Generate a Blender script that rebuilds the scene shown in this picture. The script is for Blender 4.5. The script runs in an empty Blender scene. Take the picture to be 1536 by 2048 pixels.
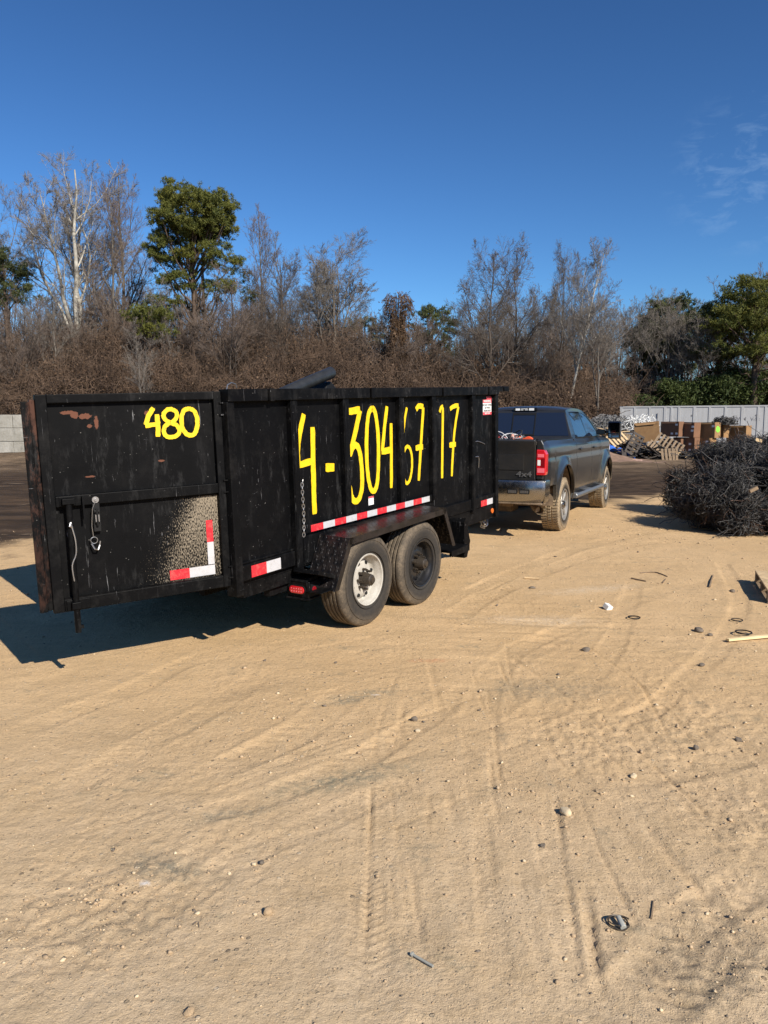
import bpy, bmesh, math, random
import numpy as np
from mathutils import Vector, Matrix
S = bpy.context.scene
C = S.collection
PI = math.pi
# ------------------------------------------------------------------ camera, sky, sun, exposure
F, PT, H = 1513.07, .1143, 1.6796
cam = bpy.data.cameras.new('camera'); co = bpy.data.objects.new('camera', cam); C.objects.link(co)
cam.sensor_fit = 'VERTICAL'; cam.sensor_height = 36; cam.lens = 36*F/2048
cam.clip_start = .05; cam.clip_end = 6000
co.location = (0, 0, H); co.rotation_euler = (PI/2-PT, 0, 0)
S.camera = co
S.view_settings.view_transform = 'Standard'; S.view_settings.look = 'None'
S.view_settings.exposure = 0.5; S.view_settings.gamma = 1.0
ELEV = math.radians(35.5)
TOSUN = Vector((.585, -.81, 0)).normalized()
SUNROT = math.atan2(TOSUN.x, TOSUN.y)
w = bpy.data.worlds.new('World'); S.world = w; w.use_nodes = True
nt = w.node_tree; bg = nt.nodes['Background']; bg.inputs['Strength'].default_value = .0523
sky = nt.nodes.new('ShaderNodeTexSky'); sky.sky_type = 'NISHITA'; sky.sun_disc = False
sky.sun_elevation = ELEV; sky.sun_rotation = SUNROT
sky.altitude = 300; sky.air_density = 1.0; sky.dust_density = .25; sky.ozone_density = 4.0
# faint wisps of cirrus low in the right-hand sky, and the deep polarised blue of a dry winter day
tc = nt.nodes.new('ShaderNodeTexCoord'); nz = nt.nodes.new('ShaderNodeTexNoise')
mp = nt.nodes.new('ShaderNodeMapping'); mp.inputs['Scale'].default_value = (14, 14, 34)
nz.inputs['Scale'].default_value = 1.6; nz.inputs['Detail'].default_value = 7; nz.inputs['Roughness'].default_value = .62; nz.inputs['Distortion'].default_value = .4
nt.links.new(tc.outputs['Generated'], mp.inputs['Vector']); nt.links.new(mp.outputs['Vector'], nz.inputs['Vector'])
r1 = nt.nodes.new('ShaderNodeValToRGB'); r1.color_ramp.elements[0].position = .50; r1.color_ramp.elements[1].position = .85
nt.links.new(nz.outputs['Fac'], r1.inputs['Fac'])
dirv = Vector((1500-768, 1513*math.cos(PT)+(1024-335)*math.sin(PT), (1024-345)*math.cos(PT)-1513*math.sin(PT))).normalized()
dp = nt.nodes.new('ShaderNodeVectorMath'); dp.operation = 'DOT_PRODUCT'; dp.inputs[1].default_value = dirv
nt.links.new(tc.outputs['Generated'], dp.inputs[0])
mr = nt.nodes.new('ShaderNodeMapRange'); mr.inputs['From Min'].default_value = math.cos(.10); mr.inputs['From Max'].default_value = math.cos(.01)
mr.interpolation_type = 'SMOOTHSTEP'
nt.links.new(dp.outputs['Value'], mr.inputs['Value'])
mu = nt.nodes.new('ShaderNodeMath'); mu.operation = 'MULTIPLY'
nt.links.new(r1.outputs['Color'], mu.inputs[0]); nt.links.new(mr.outputs['Result'], mu.inputs[1])
mu2 = nt.nodes.new('ShaderNodeMath'); mu2.operation = 'MULTIPLY'; mu2.inputs[1].default_value = .42
nt.links.new(mu.outputs[0], mu2.inputs[0])
tint = nt.nodes.new('ShaderNodeMixRGB'); tint.blend_type = 'MULTIPLY'; tint.inputs['Fac'].default_value = 1; tint.inputs['Color2'].default_value = (.62, .80, 1.0, 1)
nt.links.new(sky.outputs['Color'], tint.inputs['Color1'])
gam = nt.nodes.new('ShaderNodeGamma'); gam.inputs['Gamma'].default_value = 1.34
nt.links.new(tint.outputs['Color'], gam.inputs['Color'])
t2 = nt.nodes.new('ShaderNodeMixRGB'); t2.blend_type = 'MULTIPLY'; t2.inputs['Fac'].default_value = 1; t2.inputs['Color2'].default_value = (1.10, 1.08, .92, 1)
nt.links.new(gam.outputs['Color'], t2.inputs['Color1'])
mx = nt.nodes.new('ShaderNodeMixRGB'); mx.inputs['Color2'].default_value = (5.5, 8.0, 11.5, 1)
nt.links.new(mu2.outputs[0], mx.inputs['Fac']); nt.links.new(t2.outputs['Color'], mx.inputs['Color1'])
nt.links.new(mx.outputs['Color'], bg.inputs['Color'])
sl = bpy.data.lights.new('sun', 'SUN'); sl.energy = 5.0; sl.angle = math.radians(.53); sl.color = (1.0, .93, .82)
so = bpy.data.objects.new('sun', sl); C.objects.link(so)
so.rotation_euler = (-(TOSUN*math.cos(ELEV)+Vector((0, 0, math.sin(ELEV))))).to_track_quat('-Z', 'Y').to_euler()

# ------------------------------------------------------------------ helpers
RNG = random.Random(7)
def at(u, v, Y):
    """world point that the photograph's pixel (u, v) shows if it lies at depth Y"""
    a = (u-768)/F; b = (1024-v)/F; c, s = math.cos(PT), math.sin(PT)
    y = c+b*s; z = -s+b*c
    return Vector((a*Y/y, Y, H+z*Y/y))
def gnd(u, v):
    a = (u-768)/F; b = (1024-v)/F; c, s = math.cos(PT), math.sin(PT)
    y = c+b*s; z = -s+b*c; t = -H/z
    return Vector((a*t, y*t, 0))

class MB:
    def __init__(self, xf=None): self.v = []; self.f = []; self.mi = []; self.xf = xf; self.cur = 0
    def add(self, vs, fs, xf=None):
        n = len(self.v)
        for p in vs:
            p = Vector(p)
            if xf is not None: p = xf @ p
            if self.xf is not None: p = self.xf @ p
            self.v.append(p)
        for f in fs: self.f.append(tuple(i+n for i in f)); self.mi.append(self.cur)
        return self
    def box(self, x0, x1, y0, y1, z0, z1, xf=None):
        vs = [(x, y, z) for x in (x0, x1) for y in (y0, y1) for z in (z0, z1)]
        return self.add(vs, [(0,1,3,2),(4,6,7,5),(0,4,5,1),(2,3,7,6),(0,2,6,4),(1,5,7,3)], xf)
    def prism(self, poly, axis, a, b, xf=None):
        """2D polygon (list of pairs) extruded along axis from a to b"""
        n = len(poly)
        def mk(p, t):
            return {'X': (t, p[0], p[1]), 'Y': (p[0], t, p[1]), 'Z': (p[0], p[1], t)}[axis]
        vs = [mk(p, a) for p in poly]+[mk(p, b) for p in poly]
        fs = [tuple(range(n))[::-1], tuple(range(n, 2*n))]+[(i, (i+1) % n, n+(i+1) % n, n+i) for i in range(n)]
        return self.add(vs, fs, xf)
    def tube(self, pts, r, n=8, cap=True, xf=None):
        pts = [Vector(p) for p in pts]; m = len(pts)
        rs = r if isinstance(r, (list, tuple)) else [r]*m
        vs = []; fs = []; u = None
        for i, p in enumerate(pts):
            d = (pts[min(i+1, m-1)]-pts[max(i-1, 0)])
            d = d.normalized() if d.length > 1e-9 else Vector((0, 0, 1))
            if u is None: u = d.orthogonal().normalized()
            else:
                u = u-d*u.dot(d)
                u = u.normalized() if u.length > 1e-6 else d.orthogonal().normalized()
            w_ = d.cross(u)
            for k in range(n):
                a = 2*PI*k/n; vs.append(p+(u*math.cos(a)+w_*math.sin(a))*rs[i])
        for i in range(m-1):
            for k in range(n):
                fs.append((i*n+k, i*n+(k+1) % n, (i+1)*n+(k+1) % n, (i+1)*n+k))
        if cap: fs.append(tuple(range(n))[::-1]); fs.append(tuple((m-1)*n+k for k in range(n)))
        return self.add(vs, fs, xf)
    def lathe(self, prof, n=32, xf=None, closed=False):
        """profile of (radius, y) turned round the Y axis"""
        m = len(prof); vs = []; fs = []
        for k in range(n):
            a = 2*PI*k/n
            for r, y in prof: vs.append((r*math.cos(a), y, r*math.sin(a)))
        mm = m if closed else m-1
        for k in range(n):
            k2 = (k+1) % n
            for i in range(mm):
                j = (i+1) % m
                fs.append((k*m+i, k*m+j, k2*m+j, k2*m+i))
        return self.add(vs, fs, xf)
    def grid(self, fn, us, vs_):
        V = [fn(u, v) for u in us for v in vs_]; n = len(vs_)
        Fs = [(i*n+j, i*n+j+1, (i+1)*n+j+1, (i+1)*n+j) for i in range(len(us)-1) for j in range(n-1)]
        return self.add(V, Fs)
    def build(self, name, mats, parent=None, smooth=False, bevel=0, label=None, fixn=True, seg=2):
        me = bpy.data.meshes.new(name)
        me.from_pydata([tuple(p) for p in self.v], [], self.f)
        if not isinstance(mats, (list, tuple)): mats = [mats]
        for m_ in mats: me.materials.append(m_)
        if len(mats) > 1: me.polygons.foreach_set('material_index', self.mi)
        if fixn:
            bm = bmesh.new(); bm.from_mesh(me); bmesh.ops.recalc_face_normals(bm, faces=bm.faces); bm.to_mesh(me); bm.free()
        if smooth:
            me.shade_smooth(); me.set_sharp_from_angle(angle=math.radians(smooth if smooth is not True else 40))
        me.update()
        o = bpy.data.objects.new(name, me); C.objects.link(o)
        if parent: o.parent = parent
        if bevel:
            b = o.modifiers.new('bevel', 'BEVEL'); b.width = bevel; b.segments = seg; b.limit_method = 'ANGLE'; b.angle_limit = math.radians(35)
        if label: o['label'] = label
        return o
def fastmesh(name, V, Fa, mats, parent=None, smooth=False, mi=None):
    """numpy arrays straight to a mesh: V (n,3), Fa (m,k)"""
    me = bpy.data.meshes.new(name); V = np.asarray(V, np.float32); Fa = np.asarray(Fa, np.int32)
    m, k = Fa.shape
    me.vertices.add(len(V)); me.vertices.foreach_set('co', V.ravel())
    me.loops.add(m*k); me.loops.foreach_set('vertex_index', Fa.ravel())
    me.polygons.add(m); me.polygons.foreach_set('loop_start', np.arange(0, m*k, k, dtype=np.int32))
    try: me.polygons.foreach_set('loop_total', np.full(m, k, np.int32))
    except Exception: pass
    if not isinstance(mats, (list, tuple)): mats = [mats]
    for m_ in mats: me.materials.append(m_)
    if mi is not None: me.polygons.foreach_set('material_index', np.asarray(mi, np.int32))
    me.update(calc_edges=True); me.validate()
    if smooth: me.shade_smooth()
    o = bpy.data.objects.new(name, me); C.objects.link(o)
    if parent: o.parent = parent
    return o
def tag(o, label=None, cat=None, group=None, kind=None):
    if label: o['label'] = label
    if cat: o['category'] = cat
    if group: o['group'] = group
    if kind: o['kind'] = kind
    return o
def thing(name, label, cat, loc=(0, 0, 0), rot=(0, 0, 0), group=None):
    o = bpy.data.objects.new(name, None); C.objects.link(o); o.empty_display_size = .2
    o.location = loc; o.rotation_euler = rot
    return tag(o, label, cat, group)
def dup(o, parent=None):
    c = o.copy(); C.objects.link(c)
    if parent is not None: c.parent = parent
    for ch in list(o.children): dup(ch, c)
    return c
def smoothline(pts, sub=4):
    P = [np.array(p, float) for p in pts]; out = []
    for i in range(len(P)-1):
        p0 = P[max(i-1, 0)]; p1 = P[i]; p2 = P[i+1]; p3 = P[min(i+2, len(P)-1)]
        for k in range(sub):
            t = k/sub
            out.append(.5*((2*p1)+(-p0+p2)*t+(2*p0-5*p1+4*p2-p3)*t*t+(-p0+3*p1-3*p2+p3)*t**3))
    out.append(P[-1]); return out

# ------------------------------------------------------------------ material kit
class NM:
    def __init__(self, name):
        self.m = bpy.data.materials.new(name); self.m.use_nodes = True; self.t = self.m.node_tree
        self.b = self.t.nodes['Principled BSDF']; self.co = None
    def n(self, kind, **kw):
        nd = self.t.nodes.new('ShaderNode'+kind)
        for k, v in kw.items():
            if k in nd.inputs: nd.inputs[k].default_value = v
            else: setattr(nd, k, v)
        return nd
    def l(self, a, b): self.t.links.new(a, b)
    def obj(self):
        if not self.co: self.co = self.n('TexCoord').outputs['Object']
        return self.co
    def world(self): return self.n('NewGeometry').outputs['Position']
    def mapv(self, src, scale=(1, 1, 1), loc=(0, 0, 0), rot=(0, 0, 0)):
        m = self.n('Mapping'); self.l(src, m.inputs['Vector'])
        m.inputs['Scale'].default_value = scale; m.inputs['Location'].default_value = loc; m.inputs['Rotation'].default_value = rot
        return m.outputs['Vector']
    def noise(self, src, scale, detail=4, rough=.55, dist=0):
        m = self.n('TexNoise'); self.l(src, m.inputs['Vector']); m.inputs['Scale'].default_value = scale
        m.inputs['Detail'].default_value = detail; m.inputs['Roughness'].default_value = rough; m.inputs['Distortion'].default_value = dist
        return m.outputs['Fac']
    def ramp(self, src, a, b, lo=0., hi=1.):
        m = self.n('MapRange'); self.l(src, m.inputs['Value']); m.inputs['From Min'].default_value = a; m.inputs['From Max'].default_value = b
        m.inputs['To Min'].default_value = lo; m.inputs['To Max'].default_value = hi; return m.outputs['Result']
    def math(self, op, a, b=None, c=None, clamp=False):
        m = self.n('Math', operation=op); m.use_clamp = clamp
        for i, x in enumerate((a, b, c)):
            if x is None: continue
            if isinstance(x, (int, float)): m.inputs[i].default_value = x
            else: self.l(x, m.inputs[i])
        return m.outputs[0]
    def mix(self, fac, a, b, mode='MIX'):
        m = self.n('MixRGB', blend_type=mode)
        for i, x in zip(('Fac', 'Color1', 'Color2'), (fac, a, b)):
            if isinstance(x, (int, float)): m.inputs[i].default_value = x
            elif isinstance(x, tuple): m.inputs[i].default_value = (*x, 1)
            else: self.l(x, m.inputs[i])
        return m.outputs['Color']
    def xyz(self, src):
        m = self.n('SeparateXYZ'); self.l(src, m.inputs[0]); return m.outputs
    def set(self, **kw):
        for k, v in kw.items():
            k = {'base': 'Base Color', 'rough': 'Roughness', 'metal': 'Metallic', 'coat': 'Coat Weight', 'coatr': 'Coat Roughness', 'spec': 'Specular IOR Level', 'trans': 'Transmission Weight', 'alpha': 'Alpha', 'normal': 'Normal', 'emis': 'Emission Color', 'estr': 'Emission Strength'}[k]
            if isinstance(v, (int, float)): self.b.inputs[k].default_value = v
            elif isinstance(v, tuple): self.b.inputs[k].default_value = (*v, 1)
            else: self.l(v, self.b.inputs[k])
        return self
    def bump(self, h, strength=.3, dist=.01, prev=None):
        m = self.n('Bump'); self.l(h, m.inputs['Height']); m.inputs['Strength'].default_value = strength; m.inputs['Distance'].default_value = dist
        if prev is not None: self.l(prev, m.inputs['Normal'])
        self.l(m.outputs[0], self.b.inputs['Normal']); return m.outputs[0]
def simple(name, col, rough=.6, metal=0, var=.25, scale=6, bump=0, spec=.5, coat=0):
    q = NM(name); n = q.noise(q.obj(), scale, 5, .6)
    c2 = tuple(min(1, x*(1+var)) for x in col); c1 = tuple(x*(1-var) for x in col)
    q.set(base=q.mix(q.ramp(n, .3, .7), c1, c2), rough=rough, metal=metal, spec=spec, coat=coat)
    if bump: q.bump(q.noise(q.obj(), scale*6, 5, .6), bump, .01)
    return q.m
def dirty(name, col, rough, metal=0, dust=(.30, .22, .14), amt=.35, scale=8, coat=0, rust=0, spec=.5):
    """a base coat with dust lying in patches, fine chips, optionally rust"""
    q = NM(name); o = q.obj()
    d = q.ramp(q.noise(o, scale, 8, .7), .62-amt*.35, .85-amt*.3)
    d2 = q.ramp(q.noise(o, scale*14, 4, .7), .5, .8)
    fac = q.math('MULTIPLY', d, q.math('ADD', q.math('MULTIPLY', d2, .8), .25), clamp=True)
    fac = q.math('MULTIPLY', fac, amt*1.3, clamp=True)
    base = q.mix(fac, col, dust)
    if rust: 
        rr = q.ramp(q.noise(o, scale*.7, 10, .75), .62, .66)
        base = q.mix(q.math('MULTIPLY', rr, rust), base, (.16, .06, .03))
    r = q.math('ADD', q.math('MULTIPLY', fac, .4), rough, clamp=True)
    q.set(base=base, rough=r, metal=metal, coat=coat, coatr=.08, spec=spec)
    return q.m
# ------------------------------------------------------------------ materials
def trailer_paint(name, scr=1.0, dust=.25, rustamt=.5, spill=False):
    q = NM(name); o = q.obj()
    big = q.noise(o, 2.2, 6, .6)
    base = q.mix(q.ramp(big, .3, .7), (.0014, .0015, .0019), (.0034, .0035, .0040))
    # fine film of dust
    film = q.math('MULTIPLY', q.ramp(q.noise(o, 5, 10, .8), .50, .78), dust, clamp=True)
    base = q.mix(film, base, (.034, .032, .030))
    # vertical scratches, two families, broken up by a mask
    def scratch(sc, th, seed, rot):
        v = q.mapv(o, sc, (seed, seed*.7, seed*.3), rot)
        n = q.noise(v, 1.0, 3, .6, .9)
        return q.ramp(n, th-.078, th-.062)
    m1 = q.ramp(q.noise(o, 4.5, 4, .6), .46, .60)
    m2 = q.ramp(q.noise(q.mapv(o, (1, 1, 1), (3, 9, 4)), 6, 4, .6), .52, .60)
    s1 = q.math('MULTIPLY', scratch((80, 80, 3.2), .765, 1.3, (0, .07, .1)), m1)
    s2 = q.math('MULTIPLY', scratch((110, 110, 7), .775, 5.1, (0, .55, .2)), m2)
    s3 = q.math('MULTIPLY', scratch((6, 6, 120), .785, 2.2, (0, .35, 0)), m2)
    s = q.math('MAXIMUM', q.math('MAXIMUM', s1, s2), s3)
    base = q.mix(q.math('MULTIPLY', s, .50*scr, clamp=True), base, (.34, .34, .35))
    # soft rubbed streaks where loads and hands have scuffed the paint
    rub = q.math('MULTIPLY', q.ramp(q.noise(q.mapv(o, (9, 9, 2.2), (1, 2, 3), (0, .12, 0)), 1.6, 8, .75), .53, .72), q.ramp(q.noise(o, 1.7, 3), .42, .6))
    base = q.mix(q.math('MULTIPLY', rub, .16*scr, clamp=True), base, (.20, .20, .20))
    # chips
    vo = q.n('TexVoronoi'); q.l(o, vo.inputs['Vector']); vo.inputs['Scale'].default_value = 26
    chip = q.math('MULTIPLY', q.ramp(vo.outputs['Distance'], .10, .06), q.ramp(q.noise(o, 9, 3), .50, .60))
    base = q.mix(q.math('MULTIPLY', chip, .5*scr, clamp=True), base, (.28, .27, .25))
    rust = q.ramp(q.noise(q.mapv(o, (1, 1, 1), (7, 3, 1)), 3.3, 12, .8), .70, .715)
    base = q.mix(q.math('MULTIPLY', rust, rustamt), base, (.11, .048, .028))
    rough = q.math('ADD', .42, q.math('MULTIPLY', q.math('ADD', film, q.noise(o, 11, 5)), .25), clamp=True)
    q.set(base=base, rough=rough, spec=.10)
    q.bump(q.noise(o, 1.6, 3, .5), .25, .02)
    return q
m_paint = trailer_paint('trailer_black').m
m_frame = trailer_paint('trailer_frame_black', .7, .5, .5).m
def edge_rust():
    q = trailer_paint('trailer_rail_worn', .8, .55, 1.0)
    return q.m
m_rail = edge_rust()
def rusty():
    q = trailer_paint('channel_rusty', 1.0, .5, .0); o = q.obj(); prev = q.b.inputs['Base Color'].links[0].from_socket
    m_ = q.ramp(q.noise(q.mapv(o, (3, 3, 1.1), (4, 2, 3)), 1.8, 9, .75), .50, .58)
    q.set(base=q.mix(q.math('MULTIPLY', m_, q.ramp(q.xyz(o)[2], 1.1, 1.7, .35, .85)), prev, (.085, .040, .028))); return q.m
m_rusty = rusty()
def plate():   # tread plate: raised lozenges
    q = NM('tread_plate'); o = q.obj()
    def fam(rot, loc):
        v = q.mapv(o, (1, 1, 1), loc, rot); x = q.xyz(v)
        a = q.math('ABSOLUTE', q.math('SUBTRACT', q.math('FRACT', q.math('MULTIPLY', x[0], 22)), .5))
        b = q.math('ABSOLUTE', q.math('SUBTRACT', q.math('FRACT', q.math('MULTIPLY', x[1], 22)), .5))
        return q.math('MULTIPLY', q.ramp(a, .36, .26), q.ramp(b, .15, .08))
    h = q.math('MAXIMUM', fam((0, 0, .78), (0, 0, 0)), fam((0, 0, -.79), (.5, .5, 0)))
    film = q.ramp(q.noise(o, 7, 8, .7), .4, .8)
    base = q.mix(q.math('MULTIPLY', film, .5), (.005, .005, .006), (.07, .05, .04))
    q.set(base=base, rough=q.ramp(film, 0, 1, .3, .6), spec=.35)
    q.bump(h, .7, .006); return q.m
m_plate = plate()
def gate_mat():
    """black sheet; sand flung over the lower right of it (own coordinates: s leftwards, z up)"""
    q = trailer_paint('gate_panel_black', .9, .22, .35); o = q.obj()
    x = q.xyz(o)   # object space of the gate panel: X = s from hinge, Z = height
    # distance inside the fan-shaped spill: right of the line (s .333,z1.272)-(s .60,z .80)
    line = q.math('SUBTRACT', q.math('ADD', .345, q.math('MULTIPLY', q.math('SUBTRACT', 1.29, x[2]), .52)), x[0])
    wob = q.math('MULTIPLY', q.math('SUBTRACT', q.noise(o, 9, 5, .7), .5), .16)
    edge = q.ramp(q.math('ADD', line, wob), -.06, .20)
    low = q.ramp(x[2], 1.305, 1.29)
    v = q.mapv(o, (185, 185, 60))
    drops = q.noise(v, 1.0, 3, .6)
    dens = q.math('SUBTRACT', .70, q.math('MULTIPLY', edge, q.ramp(x[2], .66, 1.25, .17, .30)))
    sp = q.n('MapRange'); q.l(drops, sp.inputs['Value']); q.l(dens, sp.inputs['From Min'])
    q.l(q.math('ADD', dens, .10), sp.inputs['From Max'])
    fac = q.math('MULTIPLY', q.math('MULTIPLY', sp.outputs['Result'], low), q.ramp(edge, 0, .12), clamp=True)
    prev = q.b.inputs['Base Color'].links[0].from_socket
    for (cs, cz), (ex, ez) in (((.985, 1.878), (.05, .012)), ((.945, 1.862), (.025, .022)), ((.885, 1.850), (.04, .018)), ((.818, 1.805), (.014, .045)), ((.86, 1.79), (.016, .012)), ((.424, 1.542), (.022, .008)), ((.50, 1.86), (.016, .02)), ((.88, 1.47), (.03, .006))):
        dx_ = q.math('DIVIDE', q.math('SUBTRACT', x[0], cs), ex); dz_ = q.math('DIVIDE', q.math('SUBTRACT', x[2], cz), ez)
        rr_ = q.math('ADD', q.math('ADD', q.math('MULTIPLY', dx_, dx_), q.math('MULTIPLY', dz_, dz_)), q.math('MULTIPLY', q.math('SUBTRACT', q.noise(o, 45, 4, .7), .5), 3.2))
        prev = q.mix(q.ramp(rr_, 1.0, .8), prev, (.13, .055, .035))
    q.set(base=q.mix(q.math('MULTIPLY', fac, .9), prev, (.27, .225, .165)))
    return q.m
m_gate = gate_mat()
def yellow():
    q = NM('yellow_brush_paint'); o = q.obj()
    cr = q.ramp(q.noise(o, 55, 6, .8), .575, .66)
    big = q.noise(o, 14, 4, .6)
    base = q.mix(q.ramp(big, .35, .7), (.76, .50, .004), (.84, .58, .010))
    base = q.mix(q.math('MULTIPLY', cr, .75), base, (.10, .08, .02))
    sc = q.ramp(q.noise(q.mapv(o, (130, 130, 20), (0, 0, 0), (0, .5, 0)), 1, 2, .5), .71, .73)
    base = q.mix(q.math('MULTIPLY', sc, .8), base, (.05, .045, .03)); thin = q.math('MULTIPLY', q.ramp(q.noise(q.mapv(o, (30, 30, 9), (4, 4, 4)), 1.5, 6, .75), .56, .72), .35); base = q.mix(thin, base, (.30, .20, .006))
    q.set(base=base, rough=.5); q.bump(q.noise(o, 60, 4, .6), .3, .002); return q.m
m_yellow = yellow()
def tape(name, col):
    q = NM(name); o = q.obj()
    x = q.xyz(o)
    hx = q.math('ABSOLUTE', q.math('SUBTRACT', q.math('FRACT', q.math('MULTIPLY', x[0], 60)), .5))
    g = q.ramp(hx, .46, .5)
    d = q.ramp(q.noise(o, 22, 7, .75), .5, .72)
    c = q.mix(q.math('MULTIPLY', g, .25), col, tuple(v*.6 for v in col))
    q.set(base=q.mix(q.math('MULTIPLY', d, .45), c, (.30, .26, .2)), rough=.32); return q.m
m_red = tape('tape_red', (.62, .022, .035)); m_white = tape('tape_white', (.50, .50, .52))
m_lens = NM('red_lens').set(base=(.55, .012, .02), rough=.12, coat=.6).m
m_lensd = NM('red_lens_dark').set(base=(.20, .006, .01), rough=.15, coat=.6).m
m_lensp = NM('pale_red_reflector').set(base=(.80, .16, .20), rough=.2, coat=.6).m
m_amber = NM('amber_lens').set(base=(.65, .14, .02), rough=.2, coat=.5).m
m_chrome = dirty('chrome_dusty', (.36, .355, .34), .20, 1.0, (.34, .27, .18), .75, 5)
m_alloy = dirty('alloy_rim_dusty', (.34, .33, .31), .38, .55, (.36, .28, .18), .6, 12)
m_steel = dirty('bare_steel', (.38, .38, .38), .35, .9, (.25, .19, .13), .4, 20)
m_galv = simple('galvanised', (.48, .48, .48), .35, .9)
m_rim_white = dirty('rim_white', (.47, .45, .40), .45, 0, (.17, .12, .08), .75, 16, rust=.6)
m_rim_black = dirty('rim_black', (.014, .014, .015), .32, 0, (.16, .13, .10), .35, 14)
m_hub = dirty('hub_greasy', (.050, .040, .030), .42, .3, (.12, .09, .06), .5, 18)
def rubber(name, mud, amt, top=True):
    q = NM(name); o = q.obj()
    n = q.ramp(q.noise(o, 5, 8, .7), .58-amt*.4, .80-amt*.3)
    x = q.xyz(o)
    r = q.math('SQRT', q.math('ADD', q.math('MULTIPLY', x[0], x[0]), q.math('MULTIPLY', x[2], x[2])))
    rim = q.ramp(r, .30, .37, .15, 1.0)      # dust sits on shoulder and tread
    fine = q.ramp(q.noise(o, 60, 4, .7), .3, .65, .35, 1)
    fac = q.math('MULTIPLY', q.math('MULTIPLY', q.math('ADD', q.math('MULTIPLY', n, .7), .3), rim), q.math('MULTIPLY', fine, amt*1.5), clamp=True)
    q.set(base=q.mix(fac, (.022, .021, .020), mud), rough=.8, spec=.3)
    q.bump(q.noise(o, 45, 5, .6), .25, .004); return q.m
m_tyre = rubber('tyre_dusty', (.24, .185, .125), .55)
m_tyre_mud = rubber('tyre_muddy', (.34, .26, .165), .8)
def carpaint():
    q = NM('truck_paint_grey'); o = q.obj(); x = q.xyz(o)
    fl = q.noise(o, 900, 1)
    base = q.mix(q.ramp(fl, .3, .7), (.018, .0185, .020), (.032, .033, .035))
    low = q.ramp(x[2], .95, .45)             # road dust thrown up along the sills
    d = q.math('MULTIPLY', q.ramp(q.noise(o, 4, 8, .7), .35, .75), q.math('ADD', q.math('MULTIPLY', low, .55), .07), clamp=True)
    q.set(base=q.mix(d, base, (.25, .20, .13)), metal=.3, rough=q.math('ADD', .30, q.math('MULTIPLY', d, .5)), coat=.55, coatr=.08)
    return q.m
m_car = carpaint()
m_trim = simple('black_plastic', (.009, .009, .0095), .55, spec=.25)
m_gloss = simple('black_gloss', (.008, .008, .009), .12)
m_glass = NM('tinted_glass').set(base=(.012, .018, .035), rough=.03, spec=.6, coat=.3).m
m_void = simple('dark_cavity', (.004, .004, .004), .9)
m_mudliner = simple('muddy_liner', (.17, .12, .075), .9, var=.5, scale=12, bump=.3)
m_board = dirty('running_board_grey', (.20, .21, .22), .35, .6, (.28, .22, .15), .6, 9)
m_exh = dirty('exhaust_steel', (.30, .23, .16), .45, .5, (.25, .18, .12), .6, 9)
m_wblack = NM('label_black').set(base=(.02, .02, .02), rough=.6).m
m_lwhite = simple('label_white', (.78, .78, .76), .5, var=.05)
m_lred = simple('label_red', (.62, .07, .09), .5, var=.1)
m_tyre_scrap = simple('black_poly_pipe', (.022, .023, .024), .4, var=.3, scale=12, bump=.1)
# ------------------------------------------------------------------ ground
def vnoise(x, y, seed=0):
    xi = np.floor(x).astype(np.int64); yi = np.floor(y).astype(np.int64); fx = x-xi; fy = y-yi
    fx = fx*fx*(3-2*fx); fy = fy*fy*(3-2*fy)
    def hsh(a, b):
        n = (a*374761393+b*668265263+seed*974634777) & 0x7fffffff
        n = ((n ^ (n >> 13))*1274126177) & 0x7fffffff
        return ((n ^ (n >> 16)) & 0xffff)/65535.
    return (hsh(xi, yi)*(1-fx)+hsh(xi+1, yi)*fx)*(1-fy)+(hsh(xi, yi+1)*(1-fx)+hsh(xi+1, yi+1)*fx)*fy-.5
def axis(segs):
    out = [segs[0][0]]
    for a, b, st in segs:
        n = max(1, int(round((b-a)/st))); out += list(np.linspace(a, b, n+1)[1:])
    return np.array(out)
def grow(a, st, k, end):
    o = []; x = a
    while x < end: x += st; st *= k; o.append(x)
    return o
xs = axis([(-6, -3, .04), (-3, -1.4, .022), (-1.4, 2.0, .012), (2.0, 4.2, .022), (4.2, 9, .05)])
xs = np.concatenate([-np.array(grow(6, .06, 1.12, 3000))[::-1], xs, np.array(grow(9, .07, 1.12, 3000))])
ys = [1.2]; 
while ys[-1] < 20: ys.append(ys[-1]+max(.010, .0048*ys[-1]))
ys = np.concatenate([-np.array(grow(-1.2, .2, 1.25, 3000))[::-1], np.array(ys), np.array(grow(ys[-1], .12, 1.045, 5000))])
GX, GY = np.meshgrid(xs, ys)
def sm(x, a, b):
    t = np.clip((x-a)/(b-a), 0, 1); return t*t*(3-2*t)
def mudline(x, y):      # signed distance-like: positive beyond the edge of the pale haul road
    return (y-(12.7+.62*x*np.where(x > -6, 1, 0)+np.where(x > -6, 0, -3.7)-.10*np.maximum(x-6, 0)*4))/1.0
TRK = []
def track(pix, wdt, depth, tread=0, ph=0):
    TRK.append(([gnd(*p) for p in pix], wdt, depth, tread, ph))
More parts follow.
